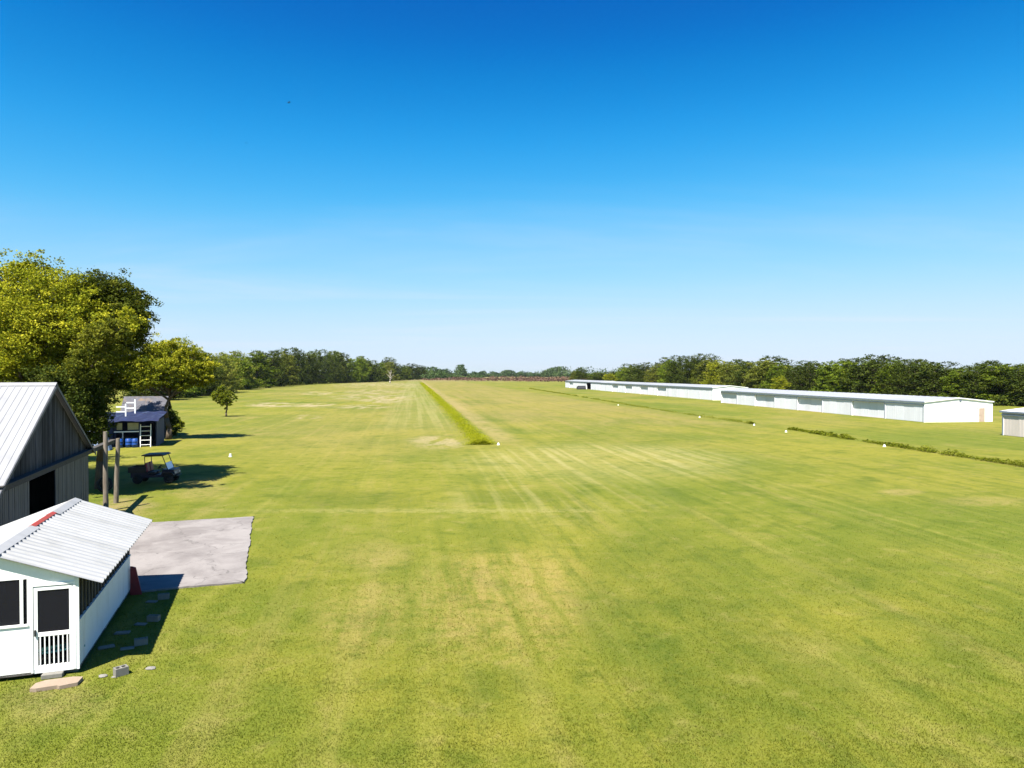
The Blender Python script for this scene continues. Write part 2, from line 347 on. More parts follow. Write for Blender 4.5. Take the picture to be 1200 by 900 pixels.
def screen_mat():
    s = NT('insect_screen')
    p = s.n('ShaderNodeBsdfPrincipled'); p.inputs['Base Color'].default_value = (0.010, 0.010, 0.014, 1); p.inputs['Roughness'].default_value = 0.6
    p.inputs['Specular IOR Level'].default_value = 0.2
    tr = s.n('ShaderNodeBsdfTransparent'); mx = s.n('ShaderNodeMixShader'); mx.inputs[0].default_value = 0.72
    s.l(tr.outputs[0], mx.inputs[1]); s.l(p.outputs[0], mx.inputs[2]); s.l(mx.outputs[0], s.out.inputs[0])
    return s.m
M['screen'] = screen_mat()
def glass_mat():
    s = NT('pale_windscreen'); s.principled((0.55, 0.60, 0.72), 0.15, 0, None)  # one opaque pale blue-grey in place of clear glass
    return s.m
M['glass'] = glass_mat()

OAK = foliage('dark_oak_leaves', (0.030, 0.046, 0.010), (0.066, 0.085, 0.015), (0.115, 0.125, 0.024), 0.22)
MIDL = foliage('green_leaves', (0.068, 0.104, 0.012), (0.135, 0.176, 0.019), (0.225, 0.234, 0.030), 0.35)
YEL = foliage('yellow_green_leaves', (0.090, 0.110, 0.010), (0.225, 0.235, 0.018), (0.41, 0.375, 0.035), 0.30, 0.12)
OLIVE = foliage('olive_leaves', (0.090, 0.111, 0.017), (0.165, 0.176, 0.031), (0.270, 0.240, 0.054), 0.3)
LAWN = foliage('lawn_tree_leaves', (0.07, 0.095, 0.010), (0.15, 0.17, 0.016), (0.26, 0.25, 0.022), 0.3, 0.0)
OAK2 = foliage('olive_oak_leaves', (0.042, 0.058, 0.010), (0.100, 0.120, 0.018), (0.20, 0.205, 0.028), 0.28)
WEED = foliage('bright_weed_leaves', (0.15, 0.18, 0.010), (0.26, 0.27, 0.014), (0.34, 0.33, 0.03), 0.3, 0.05)
WEED2 = foliage('dull_weed_leaves', (0.07, 0.09, 0.010), (0.15, 0.17, 0.016), (0.27, 0.26, 0.04), 0.35, 0.05)
SCRUB = foliage('brown_twigs', (0.075, 0.045, 0.038), (0.125, 0.072, 0.058), (0.20, 0.13, 0.095), 0.15, 0.05)
FARW = foliage('far_green_leaves', (0.030, 0.055, 0.018), (0.055, 0.085, 0.028), (0.10, 0.12, 0.04), 0.2, 0.05)

# ------------------------------------------------------------------ mesh helpers
def tag(o, label=None, cat=None, group=None, kind=None):
    for k, v in (('label', label), ('category', cat), ('group', group), ('kind', kind)):
        if v: o[k] = v
    return o
def empty(name, loc, rz=0.0):
    o = bpy.data.objects.new(name, None); C.objects.link(o)
    o.location = loc; o.rotation_euler = (0, 0, rz); o.empty_display_size = 0.3
    return o
def link(name, me, parent=None, loc=(0, 0, 0), rot=(0, 0, 0), scale=(1, 1, 1)):
    o = bpy.data.objects.new(name, me); C.objects.link(o)
    o.location = loc; o.rotation_euler = rot; o.scale = scale
    if parent: o.parent = parent
    return o
class MB:
    def __init__(s): s.v = []; s.f = []
    def add(s, vs_, fs, mat=None):
        b = len(s.v)
        s.v += [tuple(mat @ Vector(p)) if mat else tuple(p) for p in vs_]
        s.f += [tuple(b + i for i in q) for q in fs]
        return s
    def box(s, x0, x1, y0, y1, z0, z1, mat=None, bev=0.0):
        if bev <= 0:
            return s.add([(x0, y0, z0), (x1, y0, z0), (x1, y1, z0), (x0, y1, z0), (x0, y0, z1), (x1, y0, z1), (x1, y1, z1), (x0, y1, z1)],
                         [(0, 3, 2, 1), (4, 5, 6, 7), (0, 1, 5, 4), (1, 2, 6, 5), (2, 3, 7, 6), (3, 0, 4, 7)], mat)
        b = bev
        def ring(z, i): return [(x0 + i, y0 + b if not i else y0 + i, z)] if False else None
        lv = []
        for z, i in ((z0, b), (z0 + b, 0), (z1 - b, 0), (z1, b)):
            k = b if i == 0 else 2 * b
            lv += [(x0 + i, y0 + k, z), (x0 + k, y0 + i, z), (x1 - k, y0 + i, z), (x1 - i, y0 + k, z), (x1 - i, y1 - k, z), (x1 - k, y1 - i, z), (x0 + k, y1 - i, z), (x0 + i, y1 - k, z)]
        fs = [tuple(range(7, -1, -1)), tuple(range(24, 32))]
        for r in range(3):
            for i in range(8):
                fs.append((r * 8 + i, r * 8 + (i + 1) % 8, r * 8 + 8 + (i + 1) % 8, r * 8 + 8 + i))
        return s.add(lv, fs, mat)
    def tube(s, p0, p1, r0, r1=None, n=8, cap=True):
        r1 = r0 if r1 is None else r1
        p0, p1 = Vector(p0), Vector(p1); d = p1 - p0
        q = d.to_track_quat('Z', 'Y').to_matrix()
        lv = []
        for p, r in ((p0, r0), (p1, r1)):
            for i in range(n):
                a = 2 * math.pi * i / n
                lv.append(tuple(p + q @ Vector((r * math.cos(a), r * math.sin(a), 0))))
        fs = [(i, (i + 1) % n, n + (i + 1) % n, n + i) for i in range(n)]
        if cap: fs += [tuple(range(n - 1, -1, -1)), tuple(range(n, 2 * n))]
        return s.add(lv, fs)
    def path(s, pts, r, n=6):
        for a, b in zip(pts, pts[1:]): s.tube(a, b, r, r, n)
        return s
    def lathe(s, prof, n=16, mat=None):
        lv = []
        for r, z in prof:
            for i in range(n):
                a = 2 * math.pi * i / n
                lv.append((r * math.cos(a), r * math.sin(a), z))
        fs = []
        for k in range(len(prof) - 1):
            for i in range(n):
                fs.append((k * n + i, k * n + (i + 1) % n, k * n + n + (i + 1) % n, k * n + n + i))
        fs += [tuple(range(n - 1, -1, -1)), tuple((len(prof) - 1) * n + i for i in range(n))]
        return s.add(lv, fs, mat)
    def prism(s, poly, axis, d0, d1, mat=None):
        """poly: 2-d outline; axis: the axis it is drawn out along"""
        def p3(a, b, d):
            return {'x': (d, a, b), 'y': (a, d, b), 'z': (a, b, d)}[axis]
        n = len(poly)
        lv = [p3(a, b, d0) for a, b in poly] + [p3(a, b, d1) for a, b in poly]
        fs = [(i, (i + 1) % n, n + (i + 1) % n, n + i) for i in range(n)] + [tuple(range(n - 1, -1, -1)), tuple(range(n, 2 * n))]
        return s.add(lv, fs, mat)
    def mesh(s, name, mat, smooth=False):
        me = bpy.data.meshes.new(name); me.from_pydata(s.v, [], s.f)
        import bmesh
        bm = bmesh.new(); bm.from_mesh(me); bmesh.ops.recalc_face_normals(bm, faces=bm.faces); bm.to_mesh(me); bm.free()
        me.materials.append(mat)
        if smooth: me.polygons.foreach_set('use_smooth', [True] * len(me.polygons))
        return me
    def build(s, name, mat, parent=None, smooth=False, loc=(0, 0, 0), rot=(0, 0, 0)):
        return link(name, s.mesh(name, mat, smooth), parent, loc, rot)

def fast_mesh(name, verts, nper, mat, tint=None):
    """verts: (n*nper,3) array, each nper of them one face"""
    me = bpy.data.meshes.new(name)
    nv = len(verts); nf = nv // nper
    me.vertices.add(nv); me.vertices.foreach_set('co', verts.astype(np.float32).ravel())
    me.loops.add(nv); me.loops.foreach_set('vertex_index', np.arange(nv, dtype=np.int32))
    me.polygons.add(nf); me.polygons.foreach_set('loop_start', np.arange(0, nv, nper, dtype=np.int32))
    me.update(calc_edges=True)
    if tint is not None:
        a = me.attributes.new('tint', 'FLOAT', 'FACE'); a.data.foreach_set('value', tint.astype(np.float32))
    me.materials.append(mat)
    return me

def leaf_quads(P, size, g, up=0.35, ratio=0.62, droop=0.0):
    n = len(P)
    nrm = g.normal(size=(n, 3)); nrm[:, 2] = np.abs(nrm[:, 2]) + up
    nrm /= np.linalg.norm(nrm, axis=1)[:, None]
    a = g.normal(size=(n, 3)); a -= (a * nrm).sum(1)[:, None] * nrm; a /= np.linalg.norm(a, axis=1)[:, None] + 1e-9
    b = np.cross(nrm, a)
    L = (size * g.uniform(0.65, 1.35, n))[:, None] * 0.5; W = L * ratio
    q = np.stack([P - a * L, P + b * W + nrm * L * .15, P + a * L, P - b * W + nrm * L * .15], 1)
    return q.reshape(-1, 3)

def sphere_pts(n, g, shell=0.55):
    v = g.normal(size=(n, 3)); v /= np.linalg.norm(v, axis=1)[:, None]
    return v * (shell + (1 - shell) * g.random(n) ** 0.7)[:, None]

def crown_mesh(name, seed, lobes, nleaf, size, mat, air=0.0):
    """lobes: (x,y,z,rx,ry,rz,tintshift). Every lobe is made of many small twig clumps, every clump of leaves."""
    g = np.random.default_rng(seed)
    w = np.array([(l[3] * l[4] * l[5]) ** 0.67 for l in lobes]); w = w / w.sum()
    PP, TT = [], []
    for l, k in zip(lobes, w):
        n = max(12, int(nleaf * k))
        nc = max(6, n // 26)
        c = sphere_pts(nc, g, 0.6)
        c *= 1 + (0.09 + 0.16 * air) * g.normal(size=(nc, 1)) - 0.10 * air
        c = c * np.array(l[3:6]) + np.array(l[:3])
        ct = g.normal(0, 0.14 + 0.08 * air, nc)
        cs = g.uniform(0.6, 1.35, nc)
        if air: cs *= 0.8; nc = int(nc * 0.55)          # fewer, tighter sprays leave gaps
        idx = g.integers(0, nc, n)
        rad = 0.24 * (l[3] + l[4] + l[5]) / 3
        off = g.normal(size=(n, 3)) * np.array([1, 1, 0.6]) * rad * cs[idx][:, None] * 0.62
        PP.append(c[idx] + off); TT.append(0.42 + l[6] + ct[idx] + g.normal(0, 0.16, n))
    P = np.concatenate(PP); T = np.clip(np.concatenate(TT), 0, 1)
    return fast_mesh(name, leaf_quads(P, size, g), 4, mat, T)

def trunk_mesh(name, seed, h, r, lobes, mat=None, split=0.35):
    q = random.Random(seed); b = MB()
    pts = [Vector((0, 0, -0.05))]
    k = 5
    top = h * 0.72
    for i in range(1, k + 1):
        pts.append(Vector((q.gauss(0, r * 0.5) * i / 2, q.gauss(0, r * 0.5) * i / 2, top * i / k)))
    for i in range(k):
        b.tube(pts[i], pts[i + 1], r * (1.25 if i == 0 else 1 - 0.15 * i), r * (1 - 0.15 * (i + 1)), 9)
    for l in lobes:
        e = Vector(l[:3]); t = min(0.9, max(split, (e.z - l[5]) / top * 0.8)); j = min(k - 1, int(t * k))
        s0 = pts[j].lerp(pts[j + 1], t * k - j) if j < k else pts[k]
        m = s0.lerp(e, 0.5) + Vector((q.gauss(0, .25), q.gauss(0, .25), 0.35)) * (h / 12)
        rr = r * 0.42
        b.tube(s0, m, rr, rr * 0.65, 6); b.tube(m, e, rr * 0.65, rr * 0.25, 6)
        for _ in range(3):
            tip = e + Vector((q.uniform(-1, 1) * l[3], q.uniform(-1, 1) * l[4], q.uniform(-.3, 1) * l[5])) * 0.75
            b.tube(m.lerp(e, 0.6), tip, rr * 0.3, rr * 0.1, 5)
    return b.mesh(name, mat or M['bark'], True)

def random_lobes(seed, h, w, n, base=0.18, flat=0.8):
    q = random.Random(seed); out = []
    for i in range(n):
        t = (i + 0.5) / n
        z = h * (base + (0.92 - base) * t)
        env = math.sin(math.pi * min(1, 0.22 + 0.70 * t)) ** 0.7
        a = i * 2.4 + q.uniform(-.5, .5); rr = w * 0.30 * env * q.uniform(0.6, 1.15)
        s_ = w * q.uniform(0.19, 0.29) * (0.65 + 0.35 * env)
        out.append((math.cos(a) * rr, math.sin(a) * rr, min(z, h - s_ * flat), s_, s_, s_ * flat, q.uniform(-.16, .16)))
    out.append((0, 0, h * 0.55, w * .30, w * .30, h * .26, -0.1))
    return out

def make_tree(name, label, cat, loc, trunk, crown, group=None, rz=0.0, sc=(1, 1, 1)):
    t = empty(name, loc, rz); t.scale = sc
    link('trunk', trunk, t); link('crown', crown, t)
    return tag(t, label, cat, group)

ORD = ['first', 'second', 'third', 'fourth', 'fifth', 'sixth', 'seventh', 'eighth', 'ninth', 'tenth', 'eleventh', 'twelfth', 'thirteenth', 'fourteenth',
       'fifteenth', 'sixteenth', 'seventeenth', 'eighteenth', 'nineteenth', 'twentieth', 'twenty-first', 'twenty-second', 'twenty-third', 'twenty-fourth',
       'twenty-fifth', 'twenty-sixth', 'twenty-seventh', 'twenty-eighth', 'twenty-ninth', 'thirtieth', 'thirty-first', 'thirty-second', 'thirty-third',
       'thirty-fourth', 'thirty-fifth', 'thirty-sixth', 'thirty-seventh', 'thirty-eighth', 'thirty-ninth', 'fortieth', 'forty-first', 'forty-second',
       'forty-third', 'forty-fourth', 'forty-fifth', 'forty-sixth', 'forty-seventh', 'forty-eighth']

TH = math.atan2(0.32, 0.947)          # shed, barn and pad share this heading
CT, ST_ = math.cos(TH), math.sin(TH)
SH = (-10.85, 17.68)                  # front right corner of the porch shed
def shed_local(x, y):
    dx, dy = x - SH[0], y - SH[1]
    return dx * CT + dy * ST_, -dx * ST_ + dy * CT
def shed_world(u, v):
    return SH[0] + u * CT - v * ST_, SH[1] + u * ST_ + v * CT

# ------------------------------------------------------------------ the setting
g_ = MB(); g_.add([(-15000, -3000, 0), (15000, -3000, 0), (15000, 20000, 0), (-15000, 20000, 0)], [(0, 1, 2, 3)])
tag(g_.build('ground', TURF), kind='structure')

# concrete pad behind the shed, edges chipped
def chipped(x0, x1, y0, y1, amp, step, seed):
    q = random.Random(seed); p = []
    def run(ax, ay, bx, by, nx, ny):
        L = math.hypot(bx - ax, by - ay); n = int(L / step)
        for i in range(n):
            t = i / n; d_ = t * L; e = amp * (.45 + .3 * math.sin(d_ * 1.7 + nx * 3) * math.sin(d_ * .61 + 1) + .2 * math.sin(d_ * 4.3 + 2) * math.sin(d_ * 2.9) + .18 * q.random() ** 2)
            p.append((ax + (bx - ax) * t - nx * e, ay + (by - ay) * t - ny * e))
    run(x0, y0, x1, y0, 0, -1); run(x1, y0, x1, y1, 1, 0); run(x1, y1, x0, y1, 0, 1); run(x0, y1, x0, y0, -1, 0)
    return p
def pad_mesh(x0, x1, y0, y1):
    rim = chipped(x0, x1, y0, y1, 0.15, 0.10, 4); n = len(rim); i_ = 0.5
    inn = [(min(max(a, x0 + i_), x1 - i_), min(max(b, y0 + i_), y1 - i_)) for a, b in rim]
    b = MB(); z = .06
    b.add([(a, c, z) for a, c in rim] + [(a, c, z) for a, c in inn] + [(a, c, -.06) for a, c in rim],
          [(k, (k + 1) % n, n + (k + 1) % n, n + k) for k in range(n)] + [(k, 2 * n + k, 2 * n + (k + 1) % n, (k + 1) % n) for k in range(n)])
    b.add([(x0 + i_, y0 + i_, z), (x1 - i_, y0 + i_, z), (x1 - i_, y1 - i_, z), (x0 + i_, y1 - i_, z)], [(0, 1, 2, 3)])
    return b
pad = pad_mesh(-4.6, 3.72, 6.75, 19.2)
pd = pad.build('concrete_pad', M['pad']); pd.location = (SH[0], SH[1], 0); pd.rotation_euler = (0, 0, TH)
tag(pd, kind='structure')

# mown grass blades in the foreground
def blades():
    g = np.random.default_rng(21); n = 430000
    u = g.random(n)
    Y = 11.5 / (1 - u * (1 - 11.5 / 62.0))                 # denser close by
    X = (g.random(n) - 0.5) * (1.62 * Y + 7)
    cl = 0.5 + 0.5 * np.sin(X * 1.7 + np.sin(Y * 1.1) * 2) * np.sin(Y * 1.3 + np.sin(X * .9) * 2)
    lx = (X - SH[0]) * CT + (Y - SH[1]) * ST_; ly = -(X - SH[0]) * ST_ + (Y - SH[1]) * CT
    bad = ((lx > -4.5) & (lx < 3.55) & (ly > 6.9) & (ly < 19.1)) | ((lx > -3.7) & (lx < 0.02) & (ly > 0.0) & (ly < 6.9))
    bx, by = X + 21.97, Y - 36.93
    lx2 = bx * CT + by * ST_; ly2 = -bx * ST_ + by * CT
    bad |= (lx2 < 0.05) & (ly2 > -13.4) & (ly2 < 0.1)
    bad |= g.random(n) < np.clip((Y - 20) / 28.0, 0, 1)
    k = ~bad; X, Y, cl = X[k], Y[k], cl[k]; n = len(X)
    h = g.uniform(0.018, 0.046, n) * (0.75 + 0.5 * cl) * 1.0 ; w = g.uniform(0.005, 0.011, n) * (1 + (Y - 12) * 0.02)
    a = g.uniform(0, 2 * np.pi, n); ln = g.uniform(0.2, 1.1, n) * h; la = g.uniform(0, 2 * np.pi, n)
    V = np.empty((n, 3, 3))
    V[:, 0] = np.stack([X - np.cos(a) * w, Y - np.sin(a) * w, np.zeros(n)], 1)
    V[:, 1] = np.stack([X + np.cos(a) * w, Y + np.sin(a) * w, np.zeros(n)], 1)
    V[:, 2] = np.stack([X + np.cos(la) * ln, Y + np.sin(la) * ln, h], 1)
    me = fast_mesh('grass', V.reshape(-1, 3), 3, BLADES, np.clip(g.normal(0.45, 0.25, n), 0, 1))
    return tag(link('grass', me), 'short mown grass blades over the near field', 'grass', kind='stuff')
blades()

# ------------------------------------------------------------------ porch shed at the lower left
def build_shed():
    t = empty('porch_shed', (SH[0], SH[1], 0), TH)
    tag(t, 'small white shed with screen door and white corrugated roof in the near left corner', 'shed')
    W, L, z0 = 3.66, 6.8, 0.16
    SL = 0.375; ZE, OV = 2.27, 0.57                        # eave height and overhang
    def zr(x): return ZE + SL * (OV - x) if x > -W / 2 else ZE + SL * (OV + W + x)
    m = MB(); m.box(-W, 0, 0, L, z0 - .06, z0); m.build('floor_deck', M['inner'], t)
    wt = lambda x: zr(x) - 0.075
    # front wall pieces around door and window; s measured from the right corner to the left
    D0, D1, W0, W1, N0, N1 = 0.10, 0.97, 1.225, 3.2, 1.10, 1.185
    def wallpart(s0, s1, za, zb=None):
        poly = [(-s1, za), (-s0, za)]
        if zb is None:
            if s0 < W / 2 < s1: poly += [(-s0, wt(-s0)), (-W / 2, wt(-W / 2)), (-s1, wt(-s1))]
            else: poly += [(-s0, wt(-s0)), (-s1, wt(-s1))]
        else: poly += [(-s0, zb), (-s1, zb)]
        return poly
    fw = MB()
    for (a, b, c, d_) in ((0.0, D0, z0 - .04, None), (D0, D1, 2.27, None), (D1, N0, z0 - .04, None), (N0, W1, z0 - .04, 1.36), (N0, W1, 2.47, None), (N1, W0, 1.36, 2.47), (W1, W, z0 - .04, None)):
        fw.prism(wallpart(a, b, c, d_), 'y', 0, 0.06)
    f = fw.build('front_wall', M['white'], t)
    # window frame and screens
    wf = MB(); wf.box(-W1, -W0, 0.018, 0.04, 1.36, 2.47); o = wf.build('window', M['screen'], t)
    wf = MB(); wf.box(-N1, -N0, 0.018, 0.04, 1.36, 2.47); o2 = wf.build('window', M['screen'], t)
    fr = MB(); fr.box(-W1, -N0 + .03, -0.03, 0.0, 1.31, 1.36); fr.build('sill', M['white'], o)
    fr = MB(); fr.box(-W0 - .02, -N1 + .01, -0.025, 0.0, 1.36, 2.47); fr.build('frame', M['white'], o)
    # door
    cas = MB(); cas.box(-D1 - .05, -D0 + .05, -0.03, -0.002, 2.27, 2.33); cas.box(-D1 - .05, -D1, -0.03, -0.002, z0 - .02, 2.27); cas.box(-D0, -D0 + .05, -0.03, -0.002, z0 - .02, 2.27)
    cas.build('door_casing', M['white'], t)
    dr = MB(); a, b = -D1 + .01, -D0 - .01
    dr.box(a, a + .085, -.015, .03, .2, 2.25); dr.box(b - .085, b, -.015, .03, .2, 2.25)
    dr.box(a + .085, b - .085, -.015, .03, 2.16, 2.25); dr.box(a + .085, b - .085, -.015, .03, 1.02, 1.12); dr.box(a + .085, b - .085, -.015, .03, .2, .30)
    door = dr.build('screen_door', M['white'], t)
    p = MB(); p.box(a + .085, b - .085, .004, .010, 1.12, 2.16); p.build('screen', M['screen'], door)
    for i in range(7):
        x = a + .085 + (b - a - .17) * (i + 0.5) / 7 + 0.0
        q = MB(); q.box(x - .013, x + .013, -.010, .014, .30, 1.02); q.build('baluster', M['white'], door)
    h_ = MB(); h_.box(a + .02, a + .05, -.06, -.015, 1.05, 1.2); h_.build('handle', M['black'], door)
    kb = MB(); kb.box(a, b, -.012, .03, z0 - .04, .19); kb.build('threshold', M['white_side'], t)
    cp = MB(); cp.box(-.09, .02, -.02, -.002, z0 - .04, wt(0) - .01); cp.build('corner_board', M['white'], t)
    # right wall: solid below, screened above between studs
    sw = MB(); sw.box(-.06, 0, .06, L, z0 - .06, 1.30); sw.build('side_wall', M['white_side'], t)
    cap = MB(); cap.box(-.08, .03, .05, L, 1.30, 1.345); cap.build('wall_cap', M['white_side'], t)
    hd = MB(); hd.box(-.07, -.005, .06, L, wt(0) - .10, wt(0)); hd.build('header_beam', M['siding'], t)
    sc_ = MB(); sc_.box(-.045, -.035, .06, L, 1.345, wt(0) - .10); sc_.build('side_screen', M['screen'], t)
    st = MB(); st.box(-.035, .0, -.018, .018, 1.345, wt(0) - .10); sm = st.mesh('stud', M['siding'])
    for i in range(20): link('stud', sm, t, (0, .09 + i * (L - .15) / 19, 0))
    # left and rear walls
    lw = MB(); lw.box(-W, -W + .06, .06, L, z0 - .06, 1.3); lw.build('side_wall', M['white_side'], t)
    ls = MB(); ls.box(-W + .03, -W + .04, .06, L, 1.3, wt(0)); ls.build('side_screen', M['screen'], t)
    rw = MB(); rw.prism([(-W + .06, z0 - .06), (-.06, z0 - .06), (-.06, wt(0)), (-W / 2, wt(-W / 2)), (-W + .06, wt(0))], 'y', L - .06, L - .002); rw.build('rear_wall', M['inner'], t)
    # footing blocks
    for x in (-3.4, -2.0, -0.25):
        for y in (.25, 3.3, 6.4):
            q = MB(); q.box(x - .2, x + .2, y - .12, y + .12, -.02, z0 - .062); q.build('footing', M['block'], t)
    # roof panels: trapezoid corrugation, ribs run down the slope
    Y0, Y1 = -0.16, 7.72; nr = 26; pitch = (Y1 - Y0) / nr
    def panel(y0, ribs, side):
        b = MB(); prof = []
        for k in range(ribs):
            yy = y0 + k * pitch
            prof += [(yy, 0), (yy + pitch * .50, 0), (yy + pitch * .60, .045), (yy + pitch * .90, .045)]
        prof.append((y0 + ribs * pitch, 0))
        x_e, x_r = OV, -W / 2 + 0.02
        vs_ = []
        for yy, dz in prof:
            for x in (x_e, x_r):
                z = ZE + SL * (OV - x) + dz; xx = x if side > 0 else -W - x
                vs_.append((xx, yy, z)); vs_.append((xx, yy, z - .012))
        fs = []
        for i in range(len(prof) - 1):
            a0, b0 = i * 4, i * 4 + 4
            fs += [(a0, a0 + 2, b0 + 2, b0), (a0 + 1, b0 + 1, b0 + 3, a0 + 3), (a0, b0, b0 + 1, a0 + 1), (a0 + 2, a0 + 3, b0 + 3, b0 + 2)]
        e = (len(prof) - 1) * 4
        fs += [(0, 1, 3, 2), (e, e + 2, e + 3, e + 1)]
        b.add(vs_, fs); return b
    rl = [3] * 8 + [2]; k = 0
    for n in rl:
        for sd_ in (1, -1):
            o = panel(Y0 + k * pitch, n, sd_).build('roof_panel', M['roof_white'], t)
            o.location.z = 0.004 * (rnd.random() - .5)
        k += n
    # rafters under the overhang and the rake board
    for i in range(9):
        y = 0.1 + i * 0.82
        q = MB(); q.prism([(OV - .05, zr(OV - .05) - .085), (OV - .05, zr(OV - .05) - .016), (-W / 2, zr(-W / 2) - .016), (-W / 2, zr(-W / 2) - .085)], 'y', y, y + .045)
        q.build('rafter', M['siding'], t)
    # ridge cap in three pieces, the middle one red
    zR = ZE + SL * (OV + W / 2)
    for (ya, yb, mt, w_) in ((Y0 - .02, 3.02, 'roof_white', .20), (3.0, 5.12, 'red', .10), (5.10, Y1 + .02, 'roof_white', .20)):
        dz = .056 if mt == 'red' else .05
        q = MB(); q.prism([(-W / 2 - w_, zR - SL * w_ + dz), (-W / 2, zR + dz + .012), (-W / 2 + w_, zR - SL * w_ + dz), (-W / 2 + w_, zR - SL * w_ + dz - .008), (-W / 2, zR + dz), (-W / 2 - w_, zR - SL * w_ + dz - .008)], 'y', ya, yb)
        q.build('ridge_cap', M[mt], t)
    return t
build_shed()
def on_shed(u, v, z=0.0): x, y = shed_world(u, v); return (x, y, z)
q = MB(); q.box(-.75, .75, -.2, .2, 0, .05, bev=.012); q.box(-.70, -.64, -.15, .15, -.30, 0); q.box(.64, .70, -.15, .15, -.30, 0)
o = q.build('bench', M['teal']); o.location = on_shed(-.75, .55, .46); o.rotation_euler = (0, 0, TH + .25)
tag(o, 'teal bench inside the white shed, seen through the screen door', 'bench')

# things on the ground round the shed
def block(name, x, y, z, rz, sx, sy, sz, mat, label, cat, group=None, tilt=0.0, hollow=True):
    t_ = MB()
    if hollow:
        w = .035
        t_.box(-sx / 2, sx / 2, -sy / 2, -sy / 2 + w, 0, sz); t_.box(-sx / 2, sx / 2, sy / 2 - w, sy / 2, 0, sz)
        for xx in (-sx / 2, -w / 2, sx / 2 - w): t_.box(xx, xx + w, -sy / 2 + w, sy / 2 - w, 0, sz - .002)
    else: t_.box(-sx / 2, sx / 2, -sy / 2, sy / 2, 0, sz, bev=.012)
    o = t_.build(name, M[mat]); o.location = (x, y, z); o.rotation_euler = (tilt, 0, rz)
    return tag(o, label, cat, group)
G1 = 'concrete blocks lying beside the shed'
for (px, py, txt) in ((163, 757, 'nearest of the three upright concrete blocks in the shed shadow'), (178, 729, 'middle of the three upright concrete blocks in the shed shadow'), (190, 703, 'farthest upright concrete block in the shed shadow, by the pad edge')):
    x, y = ground(px, py); block('concrete_block', x, y, .0, TH + rnd.uniform(-.5, .5), .34, .17, .17, 'block', txt, 'block', G1)
    x2, y2 = ground(px - 6, py + 1)
    block('paving_slab', x2 - .1, y2 - .26, 0, TH + rnd.uniform(-.4, .4), .34, .18, .04, 'block', txt.replace('upright concrete block', 'flat paver').replace('blocks', 'pavers').replace('upright concrete', 'flat').replace('in the shed', 'beside blocks in the shed'), 'paver', 'flat pavers beside the shed', hollow=False)
x, y = ground(122, 761); block('paving_slab', x, y, 0, .6, .40, .2, .05, 'block', 'flat paver in shadow close to the white shed wall, nearer the door', 'paver', 'flat pavers beside the shed', hollow=False)
x, y = ground(141, 744); block('paving_slab', x, y, 0, .2, .40, .2, .05, 'block', 'flat paver in shadow midway along the white shed wall', 'paver', 'flat pavers beside the shed', hollow=False)
x, y = ground(139, 793); block('concrete_block', x, y, 0, TH + .5, .30, .20, .20, 'block', 'sunlit pale concrete block on the grass off the shed corner', 'block', G1)
def stone(px, py, s_, label, seed, mat='block'):
    g = np.random.default_rng(seed); x, y = ground(px, py)
    import bmesh
    bm = bmesh.new(); bmesh.ops.create_icosphere(bm, subdivisions=2, radius=1)
    for v in bm.verts: v.co = Vector((v.co.x * s_ * (1 + g.normal() * .1), v.co.y * s_ * .7 * (1 + g.normal() * .1), v.co.z * s_ * .28 * (1 + g.normal() * .1)))
    me = bpy.data.meshes.new('stone'); bm.to_mesh(me); bm.free(); me.materials.append(M[mat])
    return tag(link('stone', me, None, (x, y, s_ * .15)), label, 'stone', 'loose stones by the shed')
stone(174, 786, .13, 'flat pale stone at the near edge of the shed shadow', 3)
stone(118, 795, .12, 'small flat stone between the shed corner and sunlit block', 4)
stone(131, 796, .07, 'tiny stone against the sunlit concrete block', 5)
# step: rough slab and block beneath the door
x, y = ground(63, 806)
sl = MB(); sl.prism([(-.50, -.20), (-.36, -.24), (.05, -.20), (.12, -.26), (.48, -.17), (.52, .16), (.30, .24), (-.28, .22), (-.46, .10)], 'z', -.02, .09)
o = sl.build('step_slab', M['slab']); o.location = (x, y, 0); o.rotation_euler = (0, 0, TH); tag(o, 'broken pinkish concrete slab lying as a step at the screen door', 'step')
x, y = on_shed(-.55, -.07)[:2]
block('step_block', x, y, 0, TH, .46, .19, .115, 'block', 'pale block tucked between shed floor and step slab', 'block', hollow=False)
# red board leaning at the back corner of the shed
rb = MB(); rb.prism([(-.03, 0), (.34, 0), (.14, .92), (-.02, .98)], 'y', -.03, .0); rb.prism([(-.03, 0), (.30, .0), (.12, .90), (-.02, .95)], 'y', .10, .13); rb.box(-.02, .02, -.03, .13, .80, .86)
o = rb.build('red_board', M['darkred']); o.location = on_shed(.06, 6.62, 0.0); o.rotation_euler = (0, 0, TH - .1)
tag(o, 'dark red tapered board standing against the rear corner of the shed', 'board')

